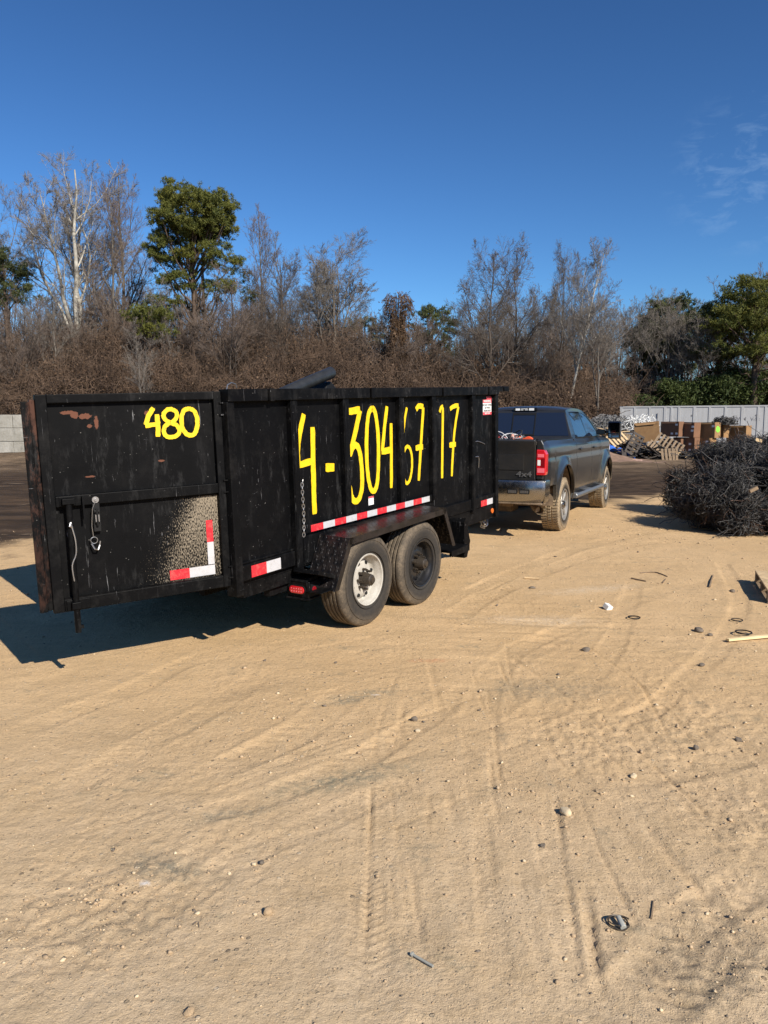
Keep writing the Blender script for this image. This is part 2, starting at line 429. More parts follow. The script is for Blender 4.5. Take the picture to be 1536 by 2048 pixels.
# ruts, skid arcs and tyre prints, read off the photograph and laid on the ground
track([(1180,1240),(1030,1300),(960,1420),(1010,1520),(1200,1560),(1536,1500)], .22, .012)
track([(1440,1120),(1480,1200),(1440,1290),(1390,1340),(1300,1420),(1180,1450)], .18, .016)
track([(1270,1160),(1240,1260),(1180,1350),(1040,1450)], .2, .010)
track([(1560,1840),(1400,1900),(1330,1960),(1220,2048),(1150,2100)], .28, .013, .075)
track([(1560,1730),(1450,1800),(1370,1850),(1260,1990)], .20, .010, .07)
track([(1260,1610),(1340,1720),(1430,1810),(1500,1870)], .05, .012)
track([(1350,1590),(1440,1690),(1536,1760)], .05, .010)
track([(1165,1760),(1180,1860),(1195,1960),(1215,2048)], .05, .022)
track([(978,1470),(985,1580),(1000,1670)], .03, .012)
track([(860,1560),(856,1650),(860,1700)], .02, .010)
track([(778,1690),(785,1800),(793,1890)], .025, .010)
track([(1030,1700),(1045,1800),(1080,1920),(1110,2040)], .05, .009)
track([(300,1640),(400,1560),(530,1500),(620,1450),(700,1380)], .26, .012, .10)
track([(0,1480),(150,1420),(260,1380),(360,1330),(430,1310)], .22, .013, .07)
track([(0,1600),(160,1560),(300,1480),(420,1420),(520,1350)], .22, .009, .07)
track([(360,1640),(520,1600),(700,1530),(850,1440),(960,1360)], .20, .012, .09)
track([(200,1860),(350,1800),(520,1700),(700,1620),(900,1520)], .18, .008, .05)
track([(900,1240),(1000,1180),(1150,1120),(1300,1085),(1420,1090),(1536,1110)], .3, .016, .1)
track([(930,1190),(1040,1140),(1180,1090),(1300,1062)], .28, .014, .1)
track([(1000,1330),(1200,1230),(1330,1180),(1536,1150)], .3, .008, .1)
track([(960,1600),(970,1750),(990,1900),(1000,2048)], .10, .007, .03)
track([(1100,1560),(1110,1750),(1140,1900),(1160,2048)], .10, .007, .03)
track([(740,1620),(735,1800),(745,2048)], .16, .005, .04)
FINE = []; fr = random.Random(41)
for i in range(34):
    x0_ = fr.uniform(-.25, 1.9); y0_ = fr.uniform(1.9, 4.6); L_ = fr.uniform(.35, 1.5); dx_ = fr.uniform(-.10, .16)*(1 if x0_ < .9 else -1.6)
    FINE.append(([Vector((x0_, y0_, 0)), Vector((x0_+dx_*L_*.5+fr.uniform(-.02, .02), y0_+L_*.5, 0)), Vector((x0_+dx_*L_, y0_+L_, 0))], fr.choice((.014, .02, .03, .05)), fr.uniform(.007, .014), 0, i))
for i in range(20):
    x0_ = fr.uniform(-2.6, .2); y0_ = fr.uniform(2.6, 5.4); L_ = fr.uniform(.5, 1.6)
    FINE.append(([Vector((x0_, y0_, 0)), Vector((x0_+L_*.42, y0_+L_*.30, 0)), Vector((x0_+L_*.9, y0_+L_*.7, 0))], fr.choice((.014, .022, .04)), fr.uniform(.005, .010), 0, i))
def ground_height(x, y):
    d = np.hypot(x, y)
    z = .016*vnoise(x*.7, y*.7, 1)+.008*vnoise(x*2.1, y*2.1, 2)+.004*vnoise(x*5.3+9, y*5.3, 3)
    z += .0035*vnoise(x*13, y*13, 4)
    near = np.clip(1.6-d/12, 0, 1)
    rough = sm(vnoise(x*.9+4, y*.9+7, 6), -.12, .30)
    z += near*(.0034*(.35+rough)*vnoise(x*31, y*31, 5)+.0042*(.25+rough)*vnoise(x*67, y*67, 8))
    # crumbly clods: right-hand side and the patch at the lower left
    def patch(px, r):
        c = gnd(*px); return np.exp(-((x-c.x)**2+(y-c.y)**2)/(r*r))
    cl = patch((1400,1440), .8)+patch((1500,1650), .35)+patch((280,1790), .38)*.55+patch((150,1850), .3)+patch((1180,1480), .4)+.8*patch((1200,1060), 1.6)+.7*patch((1450,1900), .35)+.5*patch((470,1690), .4)+.6*patch((480,1350), .4)+.6*patch((1270,1130), 1.2)
    cl = np.clip(cl, 0, 1.2)
    z += cl*(.010*np.maximum(vnoise(x*22, y*22, 9), -.05)+.012*vnoise(x*41, y*41, 10))
    # raking from a grader: fine parallel lines running across the middle distance
    rk = patch((1080,1250), 1.0)*1.0+.6*patch((900,1330), .7)
    z += rk*.014*vnoise(x*1.6, y*16+x*1.5, 11)
    # lengthwise drag lines in the foreground
    fg = sm(-y, -4.6, -2.6)*sm(x, -.3, .4)
    z += fg*.008*vnoise(x*15+y*1.5, y*.8, 12)+sm(-y, -6, -3)*.006*vnoise((x*.8-y*.45)*13, (x*.45+y*.8)*1.0, 13)
    sl_ = sm(-x, -.6, .8)*sm(-y, -9, -4)
    z += sl_*.005*vnoise((x*.62-y*.78)*8, (x*.78+y*.62)*.7, 14)
    lr = random.Random(31)
    for pts, wd, dep0, tr, ph in TRK+FINE:
        P = [np.array((p.x, p.y)) for p in pts]; P = smoothline(P, 6)
        best = np.full(x.shape, 1e9); arc = np.zeros(x.shape); acc = 0; side = np.zeros(x.shape)
        lo = np.min(P, 0)-.6; hi = np.max(P, 0)+.6
        m = (x > lo[0]) & (x < hi[0]) & (y > lo[1]) & (y < hi[1])
        if not m.any(): continue
        xx = x[m]; yy = y[m]; b_ = best[m]; a_ = arc[m]; s_ = side[m]
        for a, b in zip(P[:-1], P[1:]):
            e = b-a; L = np.hypot(*e)
            if L < 1e-6: continue
            e = e/L; t = np.clip((xx-a[0])*e[0]+(yy-a[1])*e[1], 0, L)
            dx = xx-a[0]-e[0]*t; dy = yy-a[1]-e[1]*t; dd = np.hypot(dx, dy)
            k = dd < b_; b_[k] = dd[k]; a_[k] = acc+t[k]; s_[k] = (dx*-e[1]+dy*e[0])[k]; acc += L
        wv = wd*.5*(1+.25*vnoise(a_*3, a_*0, 21))
        u = b_/wv
        ends = sm(a_, 0, .3)*sm(-a_, -acc, -acc+.3)
        fade = ends*(.55+.9*vnoise(a_*1.5+3, a_*0+ph, 22)+.3)
        dep = dep0*(.62 if tr and wd > .19 and wd != .3 else .55)
        h = -dep*(1-sm(u, .65, 1.15))+dep*.38*np.exp(-((u-1.15)/.13)**2)
        fade = fade*(.55+1.1*(vnoise(xx*4, yy*4, 27)+.4))
        if tr:
            v = (a_+np.abs(s_)*.6)/tr
            h += dep0*.5*(1-sm(u, .8, 1.))*(vnoise(xx*3+8, yy*3, 33)+.5)*1.3*np.sign(np.sin(2*PI*v))*np.minimum(1, np.abs(np.sin(2*PI*v))*3)*.6
        z[m] += h*fade
    # rutted black mud beyond the haul road
    md = sm(mudline(x, y), .3, 3.5)
    z += md*(.055*vnoise(x*.8+y*.2, y*1.3, 15)+.05*vnoise(x*2.2, y*2.4, 16)+.035*vnoise(x*5, y*4, 17))*np.clip(1.5-d/60, 0, 1)
    bank = sm(y, 44, 60)
    z += bank*(.5*vnoise(x*.2, y*.2, 18)+.15*vnoise(x*.8, y*.8, 19))
    lb = np.exp(-((x+19)/10)**2)*sm(y, 26, 40)*(1-sm(y, 41, 50))
    z += lb*(.35*vnoise(x*.6, y*.5, 23)+.25*vnoise(x*1.7, y*1.4, 24)+.12)
    return z
GZ = ground_height(GX, GY)
ny, nx = GX.shape
idx = np.arange(ny*nx).reshape(ny, nx)
Fq = np.stack([idx[:-1, :-1], idx[:-1, 1:], idx[1:, 1:], idx[1:, :-1]], -1).reshape(-1, 4)
def gz(x, y): return float(ground_height(np.array([[x]], float), np.array([[y]], float))[0, 0])
def ground_mat():
    q = NM('packed_dirt'); p = q.world(); x = q.xyz(p)
    big = q.noise(p, .55, 6, .6); mid = q.noise(p, 2.6, 7, .65); fine = q.noise(p, 38, 6, .7); grit = q.noise(p, 210, 3, .7)
    tan = q.mix(q.ramp(big, .35, .65), (.53, .352, .182), (.60, .412, .226))
    # redder clay in the middle distance, greyer dust towards the foreground
    near = q.ramp(x[1], 4.6, 2.0)
    tan = q.mix(q.math('MULTIPLY', near, .9), tan, (.52, .400, .265))
    tan = q.mix(q.math('MULTIPLY', q.ramp(mid, .38, .7), .45), tan, (.44, .30, .155))
    # streaks along the direction of travel
    stn = q.noise(q.mapv(p, (1.1, 5.5, 1), (0, 0, 0), (0, 0, -.55)), 1.6, 7, .65)
    tan = q.mix(q.math('MULTIPLY', q.ramp(stn, .50, .72), .38), tan, (.34, .24, .135))
    st2 = q.noise(q.mapv(p, (7, .8, 1), (0, 0, 0), (0, 0, .05)), 2.2, 5, .6)
    tan = q.mix(q.math('MULTIPLY', q.math('MULTIPLY', q.ramp(st2, .52, .70), q.ramp(x[1], 5, 3)), .35), tan, (.58, .44, .28))
    # grey-green oily stains in broken patches
    sn = q.math('MULTIPLY', q.ramp(q.noise(q.mapv(p, (1.3, 2.2, 1), (2.2, 1.1, 0), (0, 0, .6)), 1.3, 8, .7), .585, .66), q.ramp(q.noise(p, 16, 5, .7), .42, .60))
    tan = q.mix(q.math('MULTIPLY', sn, .62), tan, (.19, .175, .125))
    sn2 = q.math('MULTIPLY', q.ramp(q.noise(q.mapv(p, (.9, 2.6, 1), (7.2, 3.1, 0), (0, 0, -.5)), 1.7, 8, .72), .54, .64), q.ramp(q.noise(p, 26, 5, .75), .40, .62)); tan = q.mix(q.math('MULTIPLY', sn2, .42), tan, (.27, .195, .115))
    # stains and damp patches that have their own places in the yard
    for (px_, py_), (ex, ey), rz_, col_, am_ in (((720, 1395), (.30, .10), .5, (.20, .185, .135), .8), ((690, 1560), (.42, .10), .45, (.17, .165, .12), .85), ((330, 1735), (.22, .09), -.3, (.16, .15, .115), .85),
            ((1090, 1380), (.45, .22), .1, (.26, .21, .14), .7), ((490, 1385), (.40, .10), .75, (.30, .21, .12), .8), ((250, 1460), (.5, .10), .6, (.36, .25, .14), .7), ((1440, 1950), (.30, .12), .7, (.22, .175, .12), .8), ((1350, 1880), (.30, .10), .7, (.22, .175, .12), .7),
            ((240, 1850), (.26, .13), .3, (.24, .19, .13), .6), ((860, 1320), (.16, .05), 0, (.52, .20, .09), .6), ((460, 1630), (.25, .06), .4, (.20, .185, .14), .7), ((1080, 1240), (.5, .18), 0, (.62, .50, .36), .6), ((1180, 1180), (.6, .15), .4, (.62, .50, .36), .6), ((290, 1770), (.02, .02), 0, (.85, .82, .78), .9), ((750, 1392), (.03, .015), 0, (.85, .82, .78), .9)):
        g_ = gnd(px_, py_)
        v_ = q.mapv(p, (1/ex, 1/ey, 1), (0, 0, 0), (0, 0, 0)); sb_ = q.n('VectorMath', operation='SUBTRACT'); q.l(p, sb_.inputs[0]); sb_.inputs[1].default_value = (g_.x, g_.y, 0)
        ro_ = q.n('VectorRotate', rotation_type='Z_AXIS'); q.l(sb_.outputs[0], ro_.inputs['Vector']); ro_.inputs['Angle'].default_value = -rz_
        sc_ = q.mapv(ro_.outputs[0], (1/ex, 1/ey, 0)); ln_ = q.n('VectorMath', operation='LENGTH'); q.l(sc_, ln_.inputs[0])
        e_ = q.ramp(q.math('ADD', ln_.outputs['Value'], q.math('MULTIPLY', q.math('SUBTRACT', q.noise(p, 7, 5, .7), .5), 1.6)), 1.25, .35)
        tan = q.mix(q.math('MULTIPLY', q.math('MULTIPLY', e_, q.ramp(q.noise(p, 22, 6, .75), .38, .58)), am_), tan, col_)
    # pebbles by cell colour
    def peb(scale, th, light, dark, src):
        v = q.n('TexVoronoi'); q.l(src, v.inputs['Vector']); v.inputs['Scale'].default_value = scale
        c = q.xyz(v.outputs['Color']); body = q.ramp(v.outputs['Distance'], .34, .26)
        on = q.math('MULTIPLY', q.math('GREATER_THAN', c[0], th), body)
        return on, q.mix(c[1], dark, light)
    o1, c1 = peb(85, .86, (.60, .50, .36), (.10, .085, .065), p)
    o2, c2 = peb(36, .955, (.58, .47, .33), (.13, .10, .07), p)
    tan = q.mix(q.math('MULTIPLY', o1, .7), tan, c1); tan = q.mix(q.math('MULTIPLY', o2, .8), tan, c2)
    tan = q.mix(q.ramp(fine, .50, .75, 0, .6), tan, (.33, .235, .13))
    tan = q.mix(q.ramp(grit, .52, .72, 0, .5), tan, (.74, .56, .35))
    dk = q.noise(p, 120, 4, .75); tan = q.mix(q.math('MULTIPLY', q.ramp(dk, .60, .68), q.ramp(q.noise(p, 5, 5, .7), .35, .65)), tan, (.20, .14, .08))
    # black mud beyond the haul road
    edge = q.math('SUBTRACT', x[1], q.math('ADD', q.math('MULTIPLY', q.math('MAXIMUM', x[0], -6.), .62), 12.7))
    edge = q.math('SUBTRACT', edge, q.math('MULTIPLY', q.math('MINIMUM', q.math('ADD', x[0], 6.), 0.), -.0))
    wob = q.math('MULTIPLY', q.math('SUBTRACT', q.noise(p, .9, 7, .65), .5), 5.0)
    e = q.ramp(q.math('ADD', edge, wob), .4, 1.6)
    far = q.ramp(q.math('ADD', x[1], wob), 24, 33)
    ms = q.noise(q.mapv(p, (.25, 1.5, 1)), 1.2, 8, .7)
    mud = q.mix(q.ramp(ms, .42, .62), (.034, .023, .015), (.080, .052, .032))
    mud = q.mix(q.ramp(q.noise(q.mapv(p, (.5, 3.2, 1), (5, 2, 0)), 1.1, 6, .6), .64, .69, 0, .8), mud, (.30, .22, .15))
    fm = q.mix(q.ramp(q.noise(p, .6, 8, .75), .40, .62), (.085, .06, .038), (.27, .19, .12))
    mud = q.mix(q.math('MULTIPLY', far, .8), mud, fm)
    base = q.mix(e, tan, mud)
    litter = q.ramp(q.noise(q.mapv(p, (2, 3, 1)), 2.4, 9, .8), .64, .70)
    base = q.mix(q.ramp(x[1], 56, 62), base, q.mix(litter, (.09, .065, .04), (.16, .11, .065)))
    q.set(base=base, rough=q.mix(e, (.93, .93, .93), (.9, .9, .9)), spec=.12)
    v = q.n('TexVoronoi'); q.l(p, v.inputs['Vector']); v.inputs['Scale'].default_value = 60
    h = q.math('ADD', q.math('MULTIPLY', fine, .9), q.math('MULTIPLY', grit, .35))
    h = q.math('ADD', h, q.math('MULTIPLY', q.math('MAXIMUM', o1, o2), .5))
    h = q.math('ADD', h, q.math('MULTIPLY', q.noise(p, 12, 6, .7), .8))
    q.bump(h, .85, .012)
    return q.m
gV = np.stack([GX, GY, GZ], -1).reshape(-1, 3)
ground = fastmesh('ground', gV, Fq, ground_mat(), smooth=True); tag(ground, kind='structure')
# ------------------------------------------------------------------ the dump trailer
TX, TY, YAW, TPIT = -.1083, 6.7729, .9937, .045
trailer = thing('dump_trailer', 'black steel dump trailer with yellow hand-painted numbers, its rear gate swung open', 'trailer', (TX, TY, 0), (0, -TPIT, YAW))
TM = Matrix.Translation((TX, TY, 0)) @ Matrix.Rotation(YAW, 4, 'Z') @ Matrix.Rotation(-TPIT, 4, 'Y')
XR, XF, ZT, BW = -1.76, 2.66, 2.004, 2.12
b = MB(); b.box(XR+.05, XF-.06, 0, .012, .62, ZT-.08)
b.build('side_wall', m_paint, trailer)
b = MB(); b.box(XR+.05, XF-.06, BW-.012, BW, .62, ZT-.08); b.build('side_wall', m_paint, trailer)
b = MB(); b.box(XF-.07, XF-.055, .0125, BW-.0125, .62, ZT-.02); b.build('front_wall', m_paint, trailer)
b = MB(); b.box(XR+.02, XF-.071, .0125, BW-.0125, .60, .635); b.build('floor', m_frame, trailer)
# top rails, broken into lengths with a stake pocket at each break
for y0, y1 in ((-.062, .03), (BW-.03, BW+.062)):
    b = MB()
    cuts = [XR, -1.34, -.02, 1.28, 2.36, XF]
    for i, (a, c) in enumerate(zip(cuts[:-1], cuts[1:])):
        b.box(a+.012, c-.012, y0, y1, ZT-.085, ZT)
    for a in cuts[1:-1]: b.box(a-.0115, a+.0115, y0+.018, y1-.01, ZT-.083, ZT-.008)
    for a in cuts[1:-1]: b.box(a+.0125, a+.055, y0-.006, y0-.0005, ZT-.09, ZT+.002) if y0 < 0 else None
    b.build('top_rail', m_rail, trailer, bevel=.004)
b = MB(); b.box(XF-.075, XF+.005, .032, BW-.032, ZT-.07, ZT+.005); b.build('front_rail', m_rail, trailer, bevel=.004)
# roll-tarp housing end that sticks out past the front corner
b = MB(); b.box(XF+.006, XF+.36, -.02, .05, ZT-.055, ZT+.005); b.box(XF+.05, XF+.075, -.026, -.0205, ZT-.06, ZT+.012); b.box(XF+.2, XF+.30, -.03, -.0205, ZT-.05, ZT-.005)
b.tube([(XF+.33, .051, ZT-.02), (XF+.33, BW, ZT-.02)], .03, 10)
b.build('tarp_bracket', m_frame, trailer, bevel=.003)
# pressed uprights: flat face with a folded lip
def rib(x0, x1, z0, y=-.048):
    b = MB(); b.box(x0, x1, y, -.0005, z0, ZT-.086); b.box(x0+.012, x1-.012, y-.004, y-.0005, z0+.02, ZT-.12)
    return b.build('side_post', m_frame, trailer, bevel=.006)
rib(-1.085, -1.005, .60); rib(-.41, -.33, .936); rib(.47, .55, .936); rib(1.085, 1.165, .875); rib(1.97, 2.05, .62)
b = MB(); b.box(XR+.004, XR+.075, -.05, .05, .545, ZT-.086); b.build('rear_post', m_frame, trailer, bevel=.006)
b = MB(); b.box(XR+.004, XR+.075, BW-.05, BW+.05, .545, ZT-.086); b.build('rear_post', m_frame, trailer, bevel=.006)
b = MB(); b.box(XF-.078, XF, -.045, .03, .48, ZT-.086); b.build('front_post', m_frame, trailer, bevel=.005)
# lower rails: rear, raised over the wheels, front; and the chassis rail
b = MB(); b.box(XR+.076, -1.086, -.032, -.0005, .64, .757); b.box(XR+.076, -1.086, -.02, -.0005, .758, .775); b.build('lower_rail', m_frame, trailer, bevel=.005)
b = MB(); b.box(-1.004, 1.084, -.034, -.0005, .868, .935); b.build('lower_rail', m_frame, trailer, bevel=.005)
b = MB(); b.box(1.166, 1.969, -.03, -.0005, .65, .770); b.box(2.051, XF-.079, -.03, -.0005, .65, .770); b.build('lower_rail', m_frame, trailer, bevel=.005)
b = MB(); b.box(1.45, XF+.04, -.012, .06, .478, .645); b.box(1.45, XF+.04, BW-.06, BW, .478, .645); b.box(XF-.02, XF+.06, .0605, BW-.0605, .49, .60)
b.build('front_frame', m_frame, trailer, bevel=.005)
# sloping wheel-well sheets seen between the raised rail and the floor
b = MB(); b.prism([(.0125, .86), (.10, .70), (.10, .56), (.11, .56), (.11, .705), (.0225, .867)], 'X', -1.0, 1.5)
b.box(-1.62, -1.02, .02, .08, .50, .598)
b.build('wheel_well', m_frame, trailer)
b = MB()
for y in (.50, 1.56): b.box(-1.55, XF+.02, y, y+.06, .44, .595)
for x in (-1.5, -1.1, -.6, -.1, .4, .9, 1.4, 1.9, 2.4): b.box(x, x+.05, .08, BW-.08, .535, .594)
for y in (.06, BW-.12): b.box(-1.3, 1.5, y, y+.06, .43, .53)
b.build('chassis', m_frame, trailer)
# fender of tread plate over both wheels
fo = [(-.955, .43), (-.735, .818), (.87, .842), (1.06, .44)]
b = MB(); t = .006
for (x0, z0), (x1, z1) in zip(fo[:-1], fo[1:]):
    b.add([(x0, -.305, z0), (x1, -.305, z1), (x1, -.006, z1+.012), (x0, -.006, z0+.012)], [(0, 1, 2, 3)])
b.build('fender', m_plate, trailer); fen = b
b = MB()
for (x0, z0), (x1, z1) in zip(fo[:-1], fo[1:]):
    d = Vector((x1-x0, 0, z1-z0)).normalized(); n = Vector((-d.z, 0, d.x))
    if n.z < 0 and abs(d.x) > .8: n = -n
    def lipn(x): return .062
    # lip turned down, inside the fender outline
    c = Vector((.05, 0, .55))
    p0 = Vector((x0, -.305, z0)); p1 = Vector((x1, -.305, z1))
    inn = lambda p: p+(c-p).normalized()*.055 if False else p
    k = Vector((0, 0, -.055)) if abs(d.x) > .8 else Vector((.058 if x0 < 0 else -.058, 0, 0))
    b.add([p0, p1, p1+k, p0+k, p0+Vector((0, .008, 0)), p1+Vector((0, .008, 0)), p1+k+Vector((0, .008, 0)), p0+k+Vector((0, .008, 0))],
          [(0, 1, 2, 3), (4, 5, 6, 7), (0, 1, 5, 4), (3, 2, 6, 7), (0, 3, 7, 4), (1, 2, 6, 5)])
b.build('fender_lip', m_plate, trailer)
# step brackets at either end of the fender
b = MB()
b.prism([(-1.11, .595), (-.90, .520), (-.885, .545), (-1.095, .625)], 'Y', -.27, -.02)
b.prism([(-1.10, .44), (-.86, .44), (-.86, .45), (-1.10, .45)], 'Y', -.28, .02)
b.prism([(-.88, .45), (-.86, .45), (-.855, .56), (-.9, .54)], 'Y', -.27, -.25)
b.build('rear_step', m_frame, trailer, bevel=.003)
b = MB(); b.box(1.06, 1.46, -.26, .01, .35, .372); b.box(1.06, 1.46, -.262, -.2605, .31, .372)
b.prism([(1.08, .373), (1.46, .373), (1.46, .60), (1.30, .60)], 'Y', -.05, -.04)
b.prism([(1.46, .22), (1.52, .22), (1.60, .38), (1.50, .64), (1.46, .60)], 'Y', -.20, -.02)
b.build('front_step', m_frame, trailer, bevel=.003)
# tail-light box
b = MB(); b.prism([(-1.095, .39), (-.955, .39), (-.955, .515), (-1.095, .515)], 'Y', -.15, .055)
b.prism([(-1.12, .380), (-.94, .380), (-.94, .3885), (-1.12, .3885)], 'Y', -.165, .06)
b.prism([(-1.10, .516), (-.95, .516), (-.95, .545), (-1.06, .545)], 'Y', -.14, .05)
tb = b.build('light_box', m_frame, trailer, bevel=.003)
def oval(cx, cz, w, h, y0, y1, n=24):
    pts = []
    for k in range(n):
        a = 2*PI*k/n; sx = (w-h)/2*(1 if math.cos(a) > 0 else -1)
        pts.append((cx+sx+h/2*math.cos(a), cz+h/2*math.sin(a)))
    return pts
b = MB(); b.prism(oval(-.048, .452, .165, .078, 0, 0), 'X', -1.101, -1.0955); b.build('lens_ring', m_trim, tb)
b = MB(); b.prism(oval(-.048, .452, .145, .058, 0, 0), 'X', -1.112, -1.1015); b.build('lens', m_lens, tb, bevel=.004)
b = MB()
for k in range(5):
    for zz in (.441, .463): b.prism(oval(-.048-.048+k*.024, zz, .012, .012, 0, 0, 8), 'X', -1.1135, -1.1122)
b.build('light_segment', m_lensp, tb)
b = MB(); b.prism([(-1.03+.033*math.cos(2*PI*k/20), .452+.033*math.sin(2*PI*k/20)) for k in range(20)], 'Y', -.158, -.1505); b.build('lens_ring', m_trim, tb)
b = MB(); b.prism([(-1.03+.026*math.cos(2*PI*k/20), .452+.026*math.sin(2*PI*k/20)) for k in range(20)], 'Y', -.166, -.1585); b.build('side_marker', m_lensd, tb, bevel=.003)
b = MB(); b.prism([(2.53+.03*math.cos(2*PI*k/20), .565+.03*math.sin(2*PI*k/20)) for k in range(20)], 'Y', -.03, -.0125); b.build('marker_light', m_amber, trailer, bevel=.006)
# reflective tape
def tapes(name_, n, x0, x1, z0, z1, y, parent=trailer, first=0):
    for i in range(n):
        a = x0+(x1-x0)*i/n; c = x0+(x1-x0)*(i+1)/n
        b = MB(); b.box(a+.001, c-.001, y-.003, y, z0, z1)
        b.build('reflective_tape', m_white if (i+first) % 2 else m_red, parent, label='white reflective tape' if (i+first) % 2 else 'red reflective tape')
tapes('', 12, -.884, 1.026, .874, .928, -.0345)
tapes('', 2, -1.585, -1.262, .652, .738, -.0325)
tapes('', 2, 2.21, 2.52, .655, .722, -.0305)
tapes('', 1, 1.19, 1.38, .665, .728, -.0305, first=1)
# ---- lettering painted by brush
def ribbon(b, pts, wd, y, taper=.85, sub=5, jit=.0018):
    P = smoothline(pts, sub) if len(pts) > 2 else [np.array(pts[0])+(np.array(pts[1])-np.array(pts[0]))*k/6 for k in range(7)]
    n = len(P); vs = []
    for i, p in enumerate(P):
        d = P[min(i+1, n-1)]-P[max(i-1, 0)]; L = np.hypot(*d); d = d/max(L, 1e-9); nn = np.array((-d[1], d[0]))
        w_ = wd/2*(1+RNG.uniform(-.06, .06))
        if i in (0, n-1): w_ *= taper
        q = p+np.array((RNG.uniform(-jit, jit), RNG.uniform(-jit, jit)))
        for sgn in (-1, 1):
            a = q+nn*w_*sgn; vs += [(a[0], y, a[1]), (a[0], y+.0022, a[1])]
    fs = []
    for i in range(n-1):
        j = 4*i; k = j+4
        fs += [(j, j+2, k+2, k), (j+1, j+3, k+3, k+1), (j, k, k+1, j+1), (j+2, j+3, k+3, k+2)]
    fs += [(0, 1, 3, 2), (4*n-4, 4*n-2, 4*n-1, 4*n-3)]
    b.add(vs, fs)
def glyph(strokes, label, parent=trailer, y=-.0035, dy=-.0006):
    b = MB()
    for i, (pts, wd) in enumerate(strokes):
        ribbon(b, pts, wd, y+dy*i)
    return b.build('painted_digit', m_yellow, parent, label=label)
Wd = .054
glyph([([(-.875,1.807),(-.935,1.66),(-.966,1.54),(-.971,1.418)], Wd), ([(-.985,1.412),(-.79,1.432)], Wd), ([(-.774,1.70),(-.783,1.40),(-.789,1.19),(-.789,1.001)], Wd*1.08)], 'yellow painted figure 4, tallest on the wall')
glyph([([(-.622,1.364),(-.505,1.357)], .072)], 'yellow painted dash')
glyph([([(-.300,1.805),(-.105,1.822)], .06), ([(-.106,1.812),(-.188,1.627),(-.281,1.438)], .058), ([(-.283,1.435),(-.235,1.500),(-.185,1.518),(-.140,1.478),(-.112,1.372),(-.104,1.250),(-.112,1.143),(-.152,1.055),(-.212,1.031),(-.268,1.072),(-.295,1.176)], .056)], 'yellow painted figure 3')
glyph([([(.088,1.831),(.030,1.785),(-.005,1.66),(-.023,1.467),(-.012,1.25),(.022,1.125),(.070,1.088),(.118,1.118),(.150,1.23),(.170,1.453),(.162,1.64),(.130,1.785),(.083,1.832)], .052)], 'yellow painted figure 0')
glyph([([(.326,1.836),(.275,1.64),(.232,1.437)], .048), ([(.218,1.432),(.395,1.437)], .058), ([(.388,1.68),(.380,1.37),(.367,1.083)], .046)], 'yellow painted figure 4, slim')
glyph([([(.675,1.816),(.632,1.70),(.600,1.56),(.586,1.43)], .034), ([(.584,1.425),(.582,1.30),(.590,1.19),(.622,1.108),(.668,1.098),(.715,1.14),(.748,1.24),(.750,1.34),(.720,1.42),(.670,1.448),(.622,1.42),(.597,1.38)], .034)], 'yellow painted figure 6')
glyph([([(.846,1.792),(.900,1.826),(.985,1.818)], .052), ([(.985,1.812),(.925,1.427),(.872,1.097)], .046), ([(.825,1.420),(.965,1.426)], .058)], 'yellow painted figure 7 beside the 6')
glyph([([(1.318,1.752),(1.350,1.80),(1.390,1.812)], .038), ([(1.388,1.800),(1.368,1.43),(1.352,1.073)], .045)], 'yellow painted figure 1')
glyph([([(1.545,1.780),(1.63,1.806),(1.735,1.812)], .046), ([(1.733,1.800),(1.655,1.60),(1.603,1.366),(1.565,1.071)], .042), ([(1.520,1.404),(1.662,1.404)], .058)], 'yellow painted figure 7 nearest the front')
# ---- warning labels
b = MB(); b.box(2.335, 2.556, -.002, -.0005, 1.69, 1.862); lab = b.build('warning_label', m_lwhite, trailer)
def text(s, size, m, parent, mat4, depth=.0006, name='lettering', xs=1.0):
    cu = bpy.data.curves.new(name, 'FONT'); cu.body = s; cu.size = size; cu.extrude = depth; cu.align_x = 'CENTER'; cu.align_y = 'CENTER'; cu.offset = size*.012
    to = bpy.data.objects.new(name, cu); C.objects.link(to); bpy.context.view_layer.update()
    me = bpy.data.meshes.new_from_object(to.evaluated_get(bpy.context.evaluated_depsgraph_get())); bpy.data.objects.remove(to); bpy.data.curves.remove(cu)
    me.materials.clear(); me.materials.append(m)
    o = bpy.data.objects.new(name, me); C.objects.link(o); o.parent = parent; o.matrix_local = mat4 @ Matrix.Diagonal((xs, 1, 1, 1)); return o
def onwall(x, y, z): return Matrix.Translation((x, y, z)) @ Matrix.Rotation(PI/2, 4, 'X')
b = MB(); b.box(2.335, 2.556, -.0035, -.0022, 1.825, 1.862); b.box(2.42, 2.556, -.0035, -.0022, 1.863, 1.895); b.box(2.335, 2.556, -.0035, -.0022, 1.69, 1.722); b.build('red_band', m_lred, lab)
text('WARNING', .036, m_lwhite, lab, onwall(2.447, -.0042, 1.844), xs=1.1)
for i, s in enumerate(('DO NOT STAND', 'OR WORK', 'UNDER BODY')): text(s, .030, m_wblack, lab, onwall(2.446, -.003, 1.800-i*.032))
text('KEEP CLEAR', .024, m_lwhite, lab, onwall(2.446, -.0042, 1.706))
b = MB(); b.box(-.012, .070, -.002, -.0005, .968, 1.045); lab2 = b.build('capacity_label', m_lwhite, trailer)
b = MB(); b.box(-.012, .070, -.0035, -.0022, 1.030, 1.045); b.build('red_band', m_lred, lab2)
